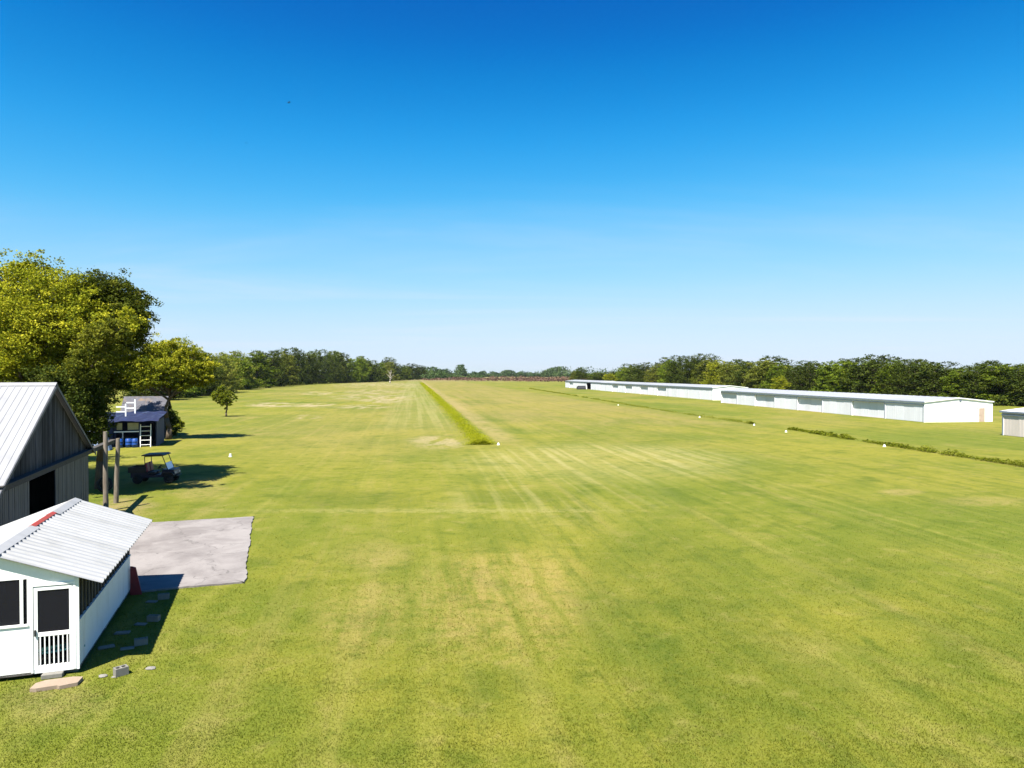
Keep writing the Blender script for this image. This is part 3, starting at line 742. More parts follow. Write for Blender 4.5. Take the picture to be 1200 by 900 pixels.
# ------------------------------------------------------------------ barn
BN = (-22.08, 36.89)
def build_barn():
    t = empty('barn', (BN[0], BN[1], 0), TH)
    tag(t, 'big grey barn with weathered plank gable and pale metal roof at left edge', 'barn')
    Wd, Ln, ZE, ZR = 13.3, 22.0, 3.55, 7.08
    mid = -Wd / 2; SL = (ZR - ZE) / (Wd / 2)
    def top(y): return ZE + SL * (y + 0) * -1 if y > mid else ZE + SL * (y + Wd)
    RAIL = 3.42
    # gable boards above the rail
    n = 58; w = Wd / n
    for i in range(n):
        y0 = -Wd + i * w; y1 = y0 + w - .012
        za, zb = top(y0) - .05, top(y1) - .05
        x = .03 + rnd.uniform(0, .018); low = RAIL - .02
        poly = [(y0, low), (y1, low), (y1, max(low + .02, zb)), (y0, max(low + .02, za))]
        if y0 < mid < y1: poly.insert(3, (mid, ZR - .05))
        q = MB(); q.prism(poly, 'x', x - .025, x); q.build('plank', M['plank'], t)
    bk = MB(); bk.prism([(-Wd + .05, RAIL), (-.05, RAIL), (-.05, ZE - .07), (mid, ZR - .1), (-Wd + .05, ZE - .07)], 'x', -.06, -.01); bk.build('gable_frame', M['darkwood'], t)
    # lower wall: ribbed siding boards left and right of the doorway
    O0, O1 = -9.35, -6.05
    w2 = .21; y = -Wd
    while y < -.05:
        y1 = min(y + w2, 0.0)
        if y1 <= O0 + .02 or y >= O1 - .02:
            q = MB(); q.box(0, .035 + rnd.uniform(0, .012), y, y1 - .035, .02, RAIL - .022); q.build('siding_board', M['siding'], t)
            q = MB(); q.box(-.012, .012, y1 - .035, y1, .02, RAIL - .022); q.build('siding_gap', M['darkwood'], t)
        y = y1
    # door rail running past the corner to the poles
    q = MB(); q.box(.05, .24, -Wd - .1, 5.35, RAIL - .04, RAIL + .18); rl = q.build('door_rail', M['darkwood'], t)
    q = MB(); q.box(.05, .34, -Wd - .1, 5.3, RAIL + .181, RAIL + .21); q.build('rail_cover', M['darkwood'], rl)
    # side walls and back
    for yy in (-Wd, -.06):
        q = MB(); q.box(-Ln, -.07, yy, yy + .06, 0, ZE - .09); q.build('side_wall', M['siding'], t)
    q = MB(); q.prism([(-Wd + .06, 0), (-.06, 0), (-.06, ZE - .09), (mid, ZR - .1), (-Wd + .06, ZE - .09)], 'x', -Ln, -Ln + .06); q.build('end_wall', M['siding'], t)
    q = MB(); q.box(-Ln + .1, -.1, -Wd + .1, -.1, .01, .05); q.build('barn_floor', M['inner'], t)
    # roof panels one metre wide with four ribs; alike panels share their mesh
    def panel(sgn):
        prof = []
        for k in range(4):
            a = k * .25; prof += [(a, 0), (a + .19, 0), (a + .205, .018), (a + .235, .018)]
        prof.append((1.0, 0))
        ye = .35
        vs_ = []
        for xx, dz in prof:
            for u in (-ye, Wd / 2 - .01):                # distance in from the eave
                yy = -u if sgn > 0 else -Wd + u
                z = ZE + SL * u + dz
                vs_.append((-xx, yy, z)); vs_.append((-xx, yy, z - .03))
        fs = []
        for i in range(len(prof) - 1):
            a0, b0 = i * 4, i * 4 + 4
            fs += [(a0, a0 + 2, b0 + 2, b0), (a0 + 1, b0 + 1, b0 + 3, a0 + 3), (a0, b0, b0 + 1, a0 + 1), (a0 + 2, a0 + 3, b0 + 3, b0 + 2)]
        e = (len(prof) - 1) * 4; fs += [(0, 1, 3, 2), (e, e + 2, e + 3, e + 1)]
        b = MB(); b.add(vs_, fs); return b.mesh('roof_panel', M['roof_barn'])
    for sg in (1, -1):
        me = panel(sg)
        for k in range(int(Ln) + 1): link('roof_panel', me, t, (.28 - k, 0, 0.0015 * (k % 2)))
    q = MB(); q.prism([(mid - .22, ZR - .085), (mid, ZR + .05), (mid + .22, ZR - .085), (mid + .22, ZR - .095), (mid, ZR + .03), (mid - .22, ZR - .095)], 'x', -Ln - .4, .30); q.build('ridge_cap', M['roof_barn'], t)
    for sg in (1, -1):
        pts = [(.36, ZE - SL * .36), (.36, ZE - SL * .36 - .14), (mid, ZR - .20), (mid, ZR - .04)]
        if sg < 0: pts = [(-Wd - a, b) for a, b in pts]
        q = MB(); q.prism(pts, 'x', .285, .315); q.build('rake_board', M['siding'], t)
    return t
build_barn()
# the poles stand beside the rail, just outside it
def pole2(u, v, h, label, lean):
    x = BN[0] + u * CT - v * ST_; y = BN[1] + u * ST_ + v * CT
    n, b, k = 16, MB(), 9
    for i in range(k):
        f_ = i / (k - 1); r_ = .138 - .03 * f_ + .004 * math.sin(i * 2.1)
        for j in range(n):
            a_ = 2 * math.pi * j / n
            b.v.append((lean * f_ + .012 * math.sin(i * 1.3) + r_ * math.cos(a_), .01 * math.cos(i * 1.7) + r_ * math.sin(a_), -.1 + (h + .1) * f_))
    b.f = [(i * n + j, i * n + (j + 1) % n, (i + 1) * n + (j + 1) % n, (i + 1) * n + j) for i in range(k - 1) for j in range(n)] + [tuple((k - 1) * n + j for j in range(n))]
    o = b.build('wooden_pole', M['post']); o.location = (x, y, 0)
    return tag(o, label, 'pole', 'poles carrying the barn door rail')
pole2(.48, 1.65, 4.35, 'taller wooden pole nearer the barn corner under the door rail', .02)
pole2(.48, 4.30, 3.75, 'shorter wooden pole at the outer end of the barn door rail', .16)
# tyre leaning behind the poles
def tyre_mesh(r, w, n=20):
    b = MB(); prof = []
    for i in range(13):
        a = math.pi * (i / 12.0) ; prof.append((r - w * .55 + w * .55 * math.sin(a), -w / 2 * math.cos(a)))
    prof = [(r - w * .62, -w / 2 * .8)] + prof + [(r - w * .62, w / 2 * .8), (r - w * .62, -w / 2 * .8)]
    lv = []; fs = []; m = len(prof)
    for i in range(n):
        a = 2 * math.pi * i / n
        for rr, z in prof: lv.append((rr * math.cos(a), rr * math.sin(a), z))
    for i in range(n):
        for k in range(m - 1):
            j = (i + 1) % n; fs.append((i * m + k, j * m + k, j * m + k + 1, i * m + k + 1))
    b.add(lv, fs); return b
o = tyre_mesh(.48, .28).build('old_tyre', M['rubber'], None, True)
x, y = at(121.5, 45.0); o.location = (x, y, .47); o.rotation_euler = (R(78), 0, R(20))
tag(o, 'big old black tyre propped upright in shade behind the wooden poles', 'tyre')

# ------------------------------------------------------------------ utility cart
def build_cart():
    x, y = ground(182, 565.5)
    t = empty('utility_cart', (x, y, 0), R(8)); tag(t, 'black open utility cart with roof and red seat parked under the tree', 'utility cart')
    b = MB()
    b.prism([(-1.42, .42), (1.30, .42), (1.42, .62), (1.36, .86), (.62, .98), (.52, .60), (-.25, .60), (-.30, .78), (-1.42, .78)], 'y', -.62, .62)
    b.build('body', M['navy'], t)
    b = MB()                                              # cargo bed, open box
    b.box(-1.56, -.42, -.70, .70, .78, .84); b.box(-1.56, -.42, -.70, -.66, .84, 1.14); b.box(-1.56, -.42, .66, .70, .84, 1.14); b.box(-1.56, -1.52, -.66, .66, .84, 1.14); b.box(-.46, -.42, -.66, .66, .84, 1.16)
    b.build('cargo_bed', M['black'], t)
    b = MB(); b.box(.60, 1.40, -.66, .66, .86, .95, bev=.03); b.build('hood', M['navy'], t)
    for s_ in (-.32, .32):
        b = MB(); b.box(-.38, .12, s_ - .27, s_ + .27, .62, .80, bev=.04); st = b.build('seat', M['black'], t)
        b = MB(); b.box(-.08, .06, -.27, .27, 0, .62, bev=.04); o = b.build('backrest', M['seatred'], st); o.location = (-.38, s_, .80); o.rotation_euler = (0, R(-10), 0)
    # roll frame
    for s_ in (-.62, .62):
        b = MB(); b.path([(-.48, s_, .78), (-.52, s_, 1.86), (.62, s_, 1.90), (.98, s_, .92)], .028, 8); b.build('roll_bar', M['black'], t, True)
    b = MB(); b.path([(-.52, -.62, 1.86), (-.52, .62, 1.86)], .026, 8); b.path([(.62, -.62, 1.90), (.62, .62, 1.90)], .026, 8); b.build('cross_bar', M['black'], t, True)
    b = MB(); b.prism([(-.72, 1.90), (-.66, 1.98), (.60, 2.02), (.78, 1.95), (.76, 1.91)], 'y', -.72, .72); b.build('roof', M['black'], t)
    b = MB(); b.add([(.96, -.58, .96), (.96, .58, .96), (.80, .58, 1.40), (.80, -.58, 1.40), (.98, -.58, .96), (.98, .58, .96), (.82, .58, 1.40), (.82, -.58, 1.40)], [(0, 3, 2, 1), (4, 5, 6, 7), (0, 1, 5, 4), (1, 2, 6, 5), (2, 3, 7, 6), (3, 0, 4, 7)]); b.build('windscreen', M['glass'], t)
    b = MB(); b.lathe([(.17, -.014), (.20, -.014), (.20, .014), (.17, .014)], 16); o = b.build('steering_wheel', M['black'], t, True); o.location = (.36, -.32, 1.10); o.rotation_euler = (0, R(-52), 0)
    b = MB(); b.tube((.36, -.32, 1.10), (.66, -.32, .90), .025); b.build('steering_column', M['black'], t)
    tm = tyre_mesh(.33, .26, 22).mesh('tyre', M['rubber'], True)
    rm = MB().lathe([(.02, .05), (.10, .07), (.17, .03), (.19, .07), (.19, -.07), (.02, -.07)], 16).mesh('rim', M['rim'])
    hub = MB().lathe([(.19, -.06), (.19, .06)], 14).mesh('wheel', M['black'])
    for xx in (-.98, 1.02):
        for s_ in (-.62, .62):
            w = link('wheel', hub, t, (xx, s_, .33), (R(90) * (1 if s_ < 0 else -1), 0, 0))
            link('tyre', tm, w); link('rim', rm, w, (0, 0, .03))
    for s_ in (-.42, .42):
        b = MB(); b.box(1.405, 1.43, s_ - .12, s_ + .12, .66, .76, bev=.008); b.build('headlight', M['metal'], t)
        b = MB(); b.prism([(.66, .55), (.74, .74), (1.28, .74), (1.40, .56), (1.40, .60), (1.30, .78), (.72, .78), (.62, .57)], 'y', s_ * 1.62 - .13, s_ * 1.62 + .13); b.build('fender', M['black'], t)
    b = MB(); b.path([(1.42, -.5, .45), (1.52, -.5, .5), (1.52, .5, .5), (1.42, .5, .45)], .03, 8); b.build('bumper', M['black'], t)
    return t
build_cart()

# ------------------------------------------------------------------ blue shack, its clutter, the grey shed behind
BS = (-36.75, 73.4)
def bsw(u, v): return (BS[0] + u * CT - v * ST_, BS[1] + u * ST_ + v * CT)
def build_shack():
    t = empty('blue_shack', (BS[0], BS[1], 0), TH); tag(t, 'dark blue open-fronted shack with blue tarpaulin roof under the trees', 'shack')
    W, L = 5.7, 5.2; Zf, Zb = 2.78, 3.34
    for x in (-W, -3.9, -1.7, -.1):
        q = MB(); q.box(x, x + .1, 0, .1, 0, Zf - .01); q.build('post', M['bluewall'], t)
    q = MB(); q.box(-.06, 0, .1, L, 0, 2.7); q.build('side_wall', M['bluewall'], t)
    q = MB(); q.box(-W, -W + .06, .1, L, 0, 2.7); q.build('side_wall', M['bluewall'], t)
    q = MB(); q.box(-W + .06, -.06, L - .06, L, 0, 3.0); q.build('rear_wall', M['bluewall'], t)
    q = MB(); q.box(-W + .1, -.1, .1, L - .1, .01, .06); q.build('shack_floor', M['inner'], t)
    q = MB(); q.box(-W, -4.05, .02, .08, 0.0, 2.6); q.build('front_panel', M['bluewall'], t)
    # sagging tarp roof
    g = np.random.default_rng(5); nx, ny = 22, 12; vs_ = []; fs = []
    for j in range(ny + 1):
        for i in range(nx + 1):
            u = i / nx; v = j / ny
            z = Zf + (Zb - Zf) * v + .05 * math.sin(u * 14 + v * 2) * math.sin(v * 6 + .5) + g.normal() * .018 + .03 * math.sin(u * 30)
            if j == 0: z -= .10 + .04 * math.sin(u * 21)
            vs_.append((-W - .3 + (W + .6) * u, -1.05 + (L + 1.3) * v, z + .02))
    for j in range(ny):
        for i in range(nx):
            a = j * (nx + 1) + i; fs.append((a, a + 1, a + nx + 2, a + nx + 1))
    k = len(vs_); vs_ += [(a, b, c - .03) for a, b, c in vs_]; fs += [tuple(k + i for i in reversed(f_)) for f_ in fs]
    q = MB(); q.v = vs_; q.f = fs; o = q.build('roof_tarp', M['tarp'], t)
    q = MB(); q.box(-3.95, -1.65, -.02, -.001, 1.52, 1.63); q.build('rail', M['white'], t)
    q = MB(); q.box(-3.2, -3.1, -.02, -.001, .3, 1.52); q.build('rail_post', M['metal'], t)
    for x0, x1 in ((-3.75, -3.25), (-2.75, -1.75)):
        q = MB(); q.box(x0, x1, .3, .33, 1.75, 2.45); q.build('curtain', M['cream'], t)
    q = MB(); q.box(-3.9, -1.7, .9, 1.5, .85, .9); q.box(-3.9, -3.84, .9, 1.5, .06, .85); q.box(-1.76, -1.7, .9, 1.5, .06, .85); q.build('counter', M['inner'], t)
build_shack()
def ladder(name, length, wid, rungs, label, loc, rot, mat='white', group=None):
    t = empty(name, loc); t.rotation_euler = rot; tag(t, label, 'ladder', group)
    for x in (-wid / 2, wid / 2):
        q = MB(); q.box(x - .04, x + .04, -.025, .025, 0, length); q.build('rail', M[mat], t)
    for i in range(rungs):
        z = length * (i + .5) / rungs
        q = MB(); q.tube((-wid / 2 + .04, 0, z), (wid / 2 - .04, 0, z), .03, .03, 8); q.build('rung', M[mat], t)
    return t
x, y = bsw(-1.0, -.55); ladder('ladder', 2.35, .95, 5, 'white ladder leaning upright on the open front of the blue shack', (x, y, 0), (R(-8), 0, TH))
def railing(px0, px1, Y, z0, z1, label):
    t = empty('white_railing', (*at(px1, Y), z0), TH); tag(t, label, 'railing', 'white railings on the shack roof')
    L = (px1 - px0) / F * Y
    q = MB(); q.box(-.06, .06, -.05, .05, 0, z1 - z0); q.build('post', M['white'], t)
    for f_ in (.42, .78):
        q = MB(); q.box(-L, -.061, -.03, .03, (z1 - z0) * f_ - .06, (z1 - z0) * f_ + .06); q.build('rail', M['white'], t)
railing(137, 147, 74.3, 2.93, 4.35, 'lower white wooden railing piece standing on the blue roof')
railing(149, 158, 76.5, 3.12, 4.75, 'upper white wooden railing piece standing at the back of the blue roof')
bm_ = MB().lathe([(.24, 0), (.29, .03), (.29, .28), (.305, .30), (.305, .33), (.29, .35), (.29, .58), (.305, .60), (.305, .63), (.29, .65), (.285, .86), (.24, .90), (.0, .90)], 20).mesh('barrel', M['barrel'], True)
for u, v, txt in ((-3.35, -.55, 'blue plastic barrel under the white rail of the shack, left one'), (-2.55, -.45, 'blue plastic barrel between its twin and a short barrel at the shack front'), (-1.95, -.6, 'blue plastic barrel right beside the white ladder'), (-4.6, -.7, 'blue plastic barrel at the closed left end of the shack front')):
    x, y = bsw(u, v); tag(link('barrel', bm_, None, (x, y, 0), (0, 0, rnd.random() * 6)), txt, 'barrel', 'blue barrels in front of the shack')
# pale tarp-covered pile at the left end of the shack
g = np.random.default_rng(9); vs_ = []; fs = []; nx = 14
for j in range(nx + 1):
    for i in range(nx + 1):
        u, v = i / nx * 2 - 1, j / nx * 2 - 1; r_ = max(abs(u), abs(v))
        vs_.append((u * 1.5, v * 1.1, max(0.0, 2.2 * (1 - r_ ** 3) + g.normal() * .05 * (r_ < .95))))
for j in range(nx):
    for i in range(nx): a = j * (nx + 1) + i; fs.append((a, a + 1, a + nx + 2, a + nx + 1))
q = MB(); q.v = vs_; q.f = fs
M['paletarp'] = worn('pale_blue_tarpaulin', (0.32, 0.40, 0.55), (0.20, 0.28, 0.45), 1.5, rough=0.5, c3=(0.05, 0.10, 0.28))
o = q.build('covered_pile', M['paletarp']); x, y = at(109, 69.5); o.location = (x, y, -.02); o.rotation_euler = (0, 0, .4)
tag(o, 'pile under a pale blue tarpaulin left of the blue shack', 'pile')
def grey_shed():
    x, y = at(193, 84.0)
    t = empty('grey_shed', (x, y, 0), TH); tag(t, 'old shed with grey rust-patched roof behind the blue shack', 'shed')
    W, L, ZE, ZR = 4.6, 5.0, 3.0, 4.75
    q = MB(); q.box(-W, 0, 0, .06, 0, ZE - .03); q.build('front_wall', M['plank'], t)
    for x_ in (-.06, -W):
        q = MB(); q.prism([(.06, 0), (L, 0), (L, ZE - .05), (L / 2, ZR - .08), (.06, ZE - .03)], 'x', x_, x_ + .06); q.build('gable_wall', M['darkwood'], t)
    q = MB(); q.box(-W + .06, -.06, L - .06, L - .002, 0, ZE - .05); q.build('rear_wall', M['darkwood'], t)
    sl = (ZR - ZE) / (L / 2)
    for k in range(6):
        x0 = -W - .15 + k * (W + .3) / 6; x1 = x0 + (W + .3) / 6 + .02
        for s_ in (1, -1):
            p = [(-.3, ZE - sl * .3), (L / 2, ZR), (L / 2, ZR + .03), (-.3, ZE - sl * .3 + .03)]
            if s_ < 0: p = [(L - a, b) for a, b in p]
            q = MB(); q.prism(p, 'x', x0, x1); o = q.build('roof_sheet', M['greyroof'], t); o.location.z = .004 * (k % 2)
    q = MB(); q.prism([(-.32, ZE - sl * .3 - .1), (-.32, ZE - sl * .3 + .05), (L / 2, ZR + .06), (L / 2, ZR - .09)], 'x', .16, .20); q.build('rake_board', M['metal'], t)
grey_shed()
# small white marker block on the lawn
x, y = ground(269.5, 535.5)
q = MB(); q.box(-.19, .19, -.15, .15, 0, .10); q.prism([(-.15, .10), (.15, .10), (.12, .46), (-.12, .46)], 'y', -.11, .11)
o = q.build('marker_block', M['white']); o.scale = (.62, .62, .62); o.location = (x, y, 0); tag(o, 'small white stepped marker block alone on the left lawn', 'marker')

# ------------------------------------------------------------------ hangars on the right
def hangar(label, near, th, nb, bay, dep, ZE, ZR, recessed, doormat='hdoor', gable_door=True, openings=(), roofmat='hroof', wallmat='hangar'):
    t = empty('hangar', (near[0], near[1], 0), th); tag(t, label, 'hangar', 'row of long white hangars')
    L = nb * bay; HD = ZE - .52
    mid = dep / 2; sl = (ZR - ZE) / mid
    gp = [(0, 0), (dep, 0), (dep, ZE - .04), (mid, ZR - .04), (0, ZE - .04)]
    q = MB(); q.prism(gp, 'y', 0, .08); ew = q.build('end_wall', M[wallmat], t)
    q = MB(); q.prism(gp, 'y', L - .08, L); q.build('end_wall', M[wallmat], t)
    q = MB(); q.box(dep - .08, dep, .08, L - .08, 0, ZE - .04); q.build('rear_wall', M[wallmat], t)
    q = MB(); q.box(.1, dep - .1, .1, L - .1, .005, .03); q.build('hangar_floor', M['slab'], t)
    if gable_door:
        dx = dep * .84
        q = MB(); q.box(dx - .48, dx + .48, -.04, -.002, 0, 2.15); d_ = q.build('side_door', M['tan'], t)
        q = MB(); q.box(dx - .42, dx - .36, -.09, -.04, 1.0, 1.06); q.build('handle', M['black'], d_)
        q = MB(); q.box(dx - .9, dx - .8, -.08, -.002, 2.1, 2.25); q.build('wall_lamp', M['black'], t)
        q = MB(); q.box(mid + .1, mid + .45, -.06, -.002, ZE - .02, ZE + .30); q.build('vent', M['fascia'], t)
    # front: header, posts, sliding door leaves
    q = MB(); q.box(0, .10, .08, L - .08, HD + .16, ZE - .03); q.build('header', M[wallmat], t)
    q = MB(); q.box(-.10, -.001, .0, L, HD + .02, HD + .15); q.build('door_track', M['fascia'], t)
    for k in range(nb + 1):
        y = min(max(k * bay, .15), L - .15)
        q = MB(); q.box(.0, .45, y - .08, y + .08, 0, HD + .155); q.build('post', M['hangar'], t)
        q = MB(); q.box(-.06, -.001, y - .06, y + .06, 0, HD + .02); q.build('bay_strip', M['fascia'], t)  # dark strip added along each bay edge to draw its outline
    lm = {}
    for k in range(nb):
        if k in openings:
            q = MB(); q.box(2.5, 2.56, k * bay + .2, (k + 1) * bay - .2, 0, HD); q.build('inner_wall', M['inner'], t); continue
        xo = .34 if k in recessed else .03
        n = 4; w = (bay - .16) / n
        key = k in recessed
        if key not in lm:
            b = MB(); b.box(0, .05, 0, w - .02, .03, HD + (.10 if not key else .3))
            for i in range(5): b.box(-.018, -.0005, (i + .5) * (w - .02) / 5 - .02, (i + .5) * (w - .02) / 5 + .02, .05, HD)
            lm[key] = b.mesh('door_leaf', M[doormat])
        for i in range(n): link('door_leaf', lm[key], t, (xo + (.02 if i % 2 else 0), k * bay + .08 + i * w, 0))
    # roof sheets
    oh = .12
    rp = {}
    for s_ in (1, -1):
        p = [(-oh, ZE - sl * oh), (mid, ZR), (mid, ZR + .05), (-oh, ZE - sl * oh + .05)]
        if s_ < 0: p = [(dep - a, b) for a, b in p]
        b = MB(); b.prism(p, 'y', -.0, bay - .015)
        for i in range(6):
            yy = (i + .5) * bay / 6
            pr = [(-oh, ZE - sl * oh + .05), (mid, ZR + .05), (mid, ZR + .085), (-oh, ZE - sl * oh + .085)]
            if s_ < 0: pr = [(dep - a, b_) for a, b_ in pr]
            b.prism(pr, 'y', yy - .03, yy + .03)
        rp[s_] = b.mesh('roof_sheet', M[roofmat])
        for k in range(nb): link('roof_sheet', rp[s_], t, (0, k * bay, 0))
    q = MB(); q.box(-oh - .07, -oh - .005, -.25, L + .2, ZE - sl * oh - .15, ZE - sl * oh + .055); q.build('gutter', M['fascia'], t)
    for yy in (-.16, L):
        q = MB(); q.prism([(-oh, ZE - sl * oh - .09), (-oh, ZE - sl * oh + .06), (mid, ZR + .07), (dep + oh, ZE - sl * oh + .06), (dep + oh, ZE - sl * oh - .09), (mid, ZR - .08)], 'y', yy, yy + .155); q.build('rake_trim', M[wallmat], t)
    return t
tB = math.atan2(9.6, 74.0)
hangar('nearest whole white hangar with shadowed door bays and tan end door', (63.6, 109.5), tB, 8, 9.33, 11.7, 3.16, 3.74, {1, 3, 5, 7})
tA = math.atan2(28.5, 189)
hangar('middle white hangar in the row, beyond the gap', (56.8, 201), tA, 13, 9.0, 10.6, 3.55, 4.1, {4, 6, 8, 10}, gable_door=False)
fx, fy = 56.8 - math.sin(tA) * 118.5, 201 + math.cos(tA) * 118.5
hangar('farthest white hangar at the far end of the row, with dark openings', (fx + .9, fy), tA, 8, 9.0, 10.6, 3.6, 4.2, {6}, openings={2}, gable_door=False)
ca_, sa_ = math.cos(tB), math.sin(tB)
hangar('beige-doored hangar cut off by the right edge of the picture', (59.9 + sa_ * 37.3, 86.7 - ca_ * 37.3), tB, 4, 9.33, 10.6, 2.95, 3.5, set(), 'beige', False, (), 'hangar', 'beige')
# black solid standing for a dark opening in the far hangar, tank in shape only
x, y = ground(680, 456.3)
q = MB(); prof = [(1.75 * math.cos(a), 1.75 * math.sin(a)) for a in [math.pi * i / 14 for i in range(15)]]
q.prism(prof, 'x', -.5, 3.0); q.prism([(1.45 * math.cos(a), 1.45 * math.sin(a)) for a in [math.pi * i / 14 for i in range(15)]], 'x', -.9, -.5)
o = q.build('dark_arch', M['black']); o.location = (x - .6, y, 0); o.rotation_euler = (0, 0, tA); tag(o, 'dark half-round tank standing against the farthest white hangar', 'arch')

# ------------------------------------------------------------------ birds
def bird(px, py, Y, label, rz, s_):
    x, _ = at(px, Y); t = empty('bird', (x, Y, zat(py, Y)), rz); t.scale = (s_, s_, s_); tag(t, label, 'bird')
    MB().lathe([(.005, -.17), (.04, -.12), (.055, -.02), (.045, .08), (.03, .12), (.035, .15), (.02, .18), (.004, .21)], 8).build('body', M['bird'], t, True, rot=(0, R(90), 0))
    for sg in (1, -1):
        b = MB(); b.add([(.09, .02 * sg, .02), (-.05, .02 * sg, .02), (-.02, .22 * sg, .11), (-.06, .42 * sg, .06), (.03, .40 * sg, .07), (.08, .20 * sg, .11)] , [(0, 1, 2, 5), (5, 2, 3, 4)])
        k = len(b.v); b.v += [(a, c, z - .012) for a, c, z in b.v]; b.f += [tuple(k + i for i in reversed(f_)) for f_ in list(b.f)]
        b.build('wing', M['bird'], t)
    b = MB(); b.prism([(-.15, -.02), (-.26, -.06), (-.26, .06), (-.15, .02)], 'z', -.005, .008); b.build('tail', M['bird'], t)
bird(340, 122, 70, 'dark bird flying high in the blue sky', R(30), .75)
bird(290, 169, 110, 'tiny distant bird lower left of the other bird', R(-40), .6)

# ------------------------------------------------------------------ trees
def near_tree(name, label, loc, h, r, lobes, nleaf, size, mat, seed, bark=None, air=1.0):
    return make_tree(name, label, 'tree', (loc[0], loc[1], 0), trunk_mesh('trunk', seed, h, r, lobes, bark), crown_mesh('crown', seed + 1, lobes, nleaf, size, mat, air))
def px_lobes(loc, spec, seed):
    """spec: (px, py, depth offset, radius m, flatness, tint) -> lobes in the tree's own space"""
    out = []
    for (px, py, dy, r, fl, ti) in spec:
        Y = loc[1] + dy; x, _ = at(px, Y); z = zat(py, Y)
        out.append((x - loc[0], dy, z, r, r, r * fl, ti))
    return out
# 1 big yellow-green tree behind the barn
L1 = (*at(40, 47),)
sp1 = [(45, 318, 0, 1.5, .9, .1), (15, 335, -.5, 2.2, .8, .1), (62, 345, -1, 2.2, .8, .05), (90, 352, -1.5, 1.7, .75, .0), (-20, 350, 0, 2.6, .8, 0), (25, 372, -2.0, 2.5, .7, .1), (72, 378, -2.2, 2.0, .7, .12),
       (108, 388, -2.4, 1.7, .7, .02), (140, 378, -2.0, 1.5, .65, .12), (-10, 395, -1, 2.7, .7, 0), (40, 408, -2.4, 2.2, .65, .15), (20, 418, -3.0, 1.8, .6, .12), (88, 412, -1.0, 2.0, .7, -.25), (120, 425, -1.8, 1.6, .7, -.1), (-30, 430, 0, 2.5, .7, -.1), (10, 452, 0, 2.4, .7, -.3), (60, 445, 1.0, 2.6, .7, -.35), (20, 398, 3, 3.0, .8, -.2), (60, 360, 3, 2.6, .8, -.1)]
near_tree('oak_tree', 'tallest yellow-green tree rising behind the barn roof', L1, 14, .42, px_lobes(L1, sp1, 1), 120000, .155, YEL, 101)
# 2 darker tree to its right
L2 = (*at(118, 46.5),)
sp2 = [(112, 340, 1, 1.6, .8, 0), (138, 345, 1.2, 1.6, .8, .05), (155, 365, .5, 1.4, .8, 0), (150, 385, 0, 1.4, .7, -.05), (95, 345, 2, 1.6, .8, 0), (125, 362, 1.5, 2.0, .8, -.1), (128, 395, .5, 2.0, .75, -.1), (100, 400, 1, 2.1, .8, -.1), (140, 415, 0, 1.4, .7, .1), (110, 440, .5, 1.9, .75, -.05), (128, 448, 0, 1.4, .7, 0), (125, 400, -4, 1.3, .75, .4), (136, 385, -4.4, 1.0, .7, .45), (108, 428, -4, 1.4, .75, .3), (150, 370, 4, 1.5, .8, 0), (158, 352, 3.4, 1.1, .8, 0), (146, 395, 4.5, 1.7, .8, -.1), (120, 360, 4, 1.8, .8, -.1), (95, 465, .5, 1.6, .75, 0), (100, 480, .5, 1.4, .75, .05), (80, 430, 1.5, 2.0, .8, -.15)]  # lobes far forward and far back are added to widen the ground shade
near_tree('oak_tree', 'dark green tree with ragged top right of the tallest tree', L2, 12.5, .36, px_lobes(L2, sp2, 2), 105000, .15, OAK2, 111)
# 3 low spreading yellow tree over the sheds
L3 = (*at(197, 81.0),)
sp3 = [(185, 412, 0, 1.8, .7, .05), (205, 410, .5, 1.9, .65, .1), (225, 418, .3, 1.8, .65, .1), (170, 425, -.5, 1.7, .7, -.05), (238, 430, 0, 1.4, .6, .1), (200, 428, -1.2, 2.0, .6, .12), (218, 435, -1.0, 1.6, .6, .05), (180, 438, -1.2, 1.7, .6, -.05), (160, 440, -.8, 1.5, .6, 0), (150, 425, 0, 1.5, .6, .05), (195, 446, -1.4, 1.4, .5, -.1), (232, 446, .4, 1.3, .6, 0), (168, 450, -1.6, 1.3, .55, 0), (212, 450, -.8, 1.3, .6, -.1), (150, 448, -1.0, 1.3, .6, -.1), (240, 442, 0, 1.2, .6, .1)]
near_tree('oak_tree', 'low spreading yellow-green tree above the sheds at the treeline end', L3, 8.5, .30, px_lobes(L3, sp3, 3), 60000, .19, YEL, 121)
# 4 dark understorey tree between barn and shack
L4 = (*at(84, 43.5),)
sp4 = [(70, 455, 0, 2.0, .8, 0), (95, 470, -.5, 1.8, .8, .05), (104, 490, -1, 1.2, .8, .05), (60, 480, 0, 2, .8, -.1), (90, 495, 0, 1.7, .8, 0), (95, 455, .8, 1.5, .8, -.1), (105, 510, -.6, 1.1, .7, 0), (45, 470, .5, 1.6, .8, -.1)]
near_tree('understorey_tree', 'dark leafy understorey tree beside the barn gable, left of the shack', L4, 6, .18, px_lobes(L4, sp4, 4), 40000, .16, OAK, 131)
# 5 far-left filler visible through tree 1
L5 = (*at(-40, 56),)
sp5 = [(-40, 380, 0, 3.2, .8, 0), (-20, 410, 0, 3.2, .8, 0), (20, 430, 1, 3, .8, 0), (-60, 420, 0, 3.2, .8, 0), (0, 390, 1, 2.8, .8, 0), (35, 400, 2, 2.4, .8, 0)]
near_tree('oak_tree', 'dark tree behind the yellow-green one at the left picture edge', L5, 11, .35, px_lobes(L5, sp5, 5), 12000, .30, OAK, 141)
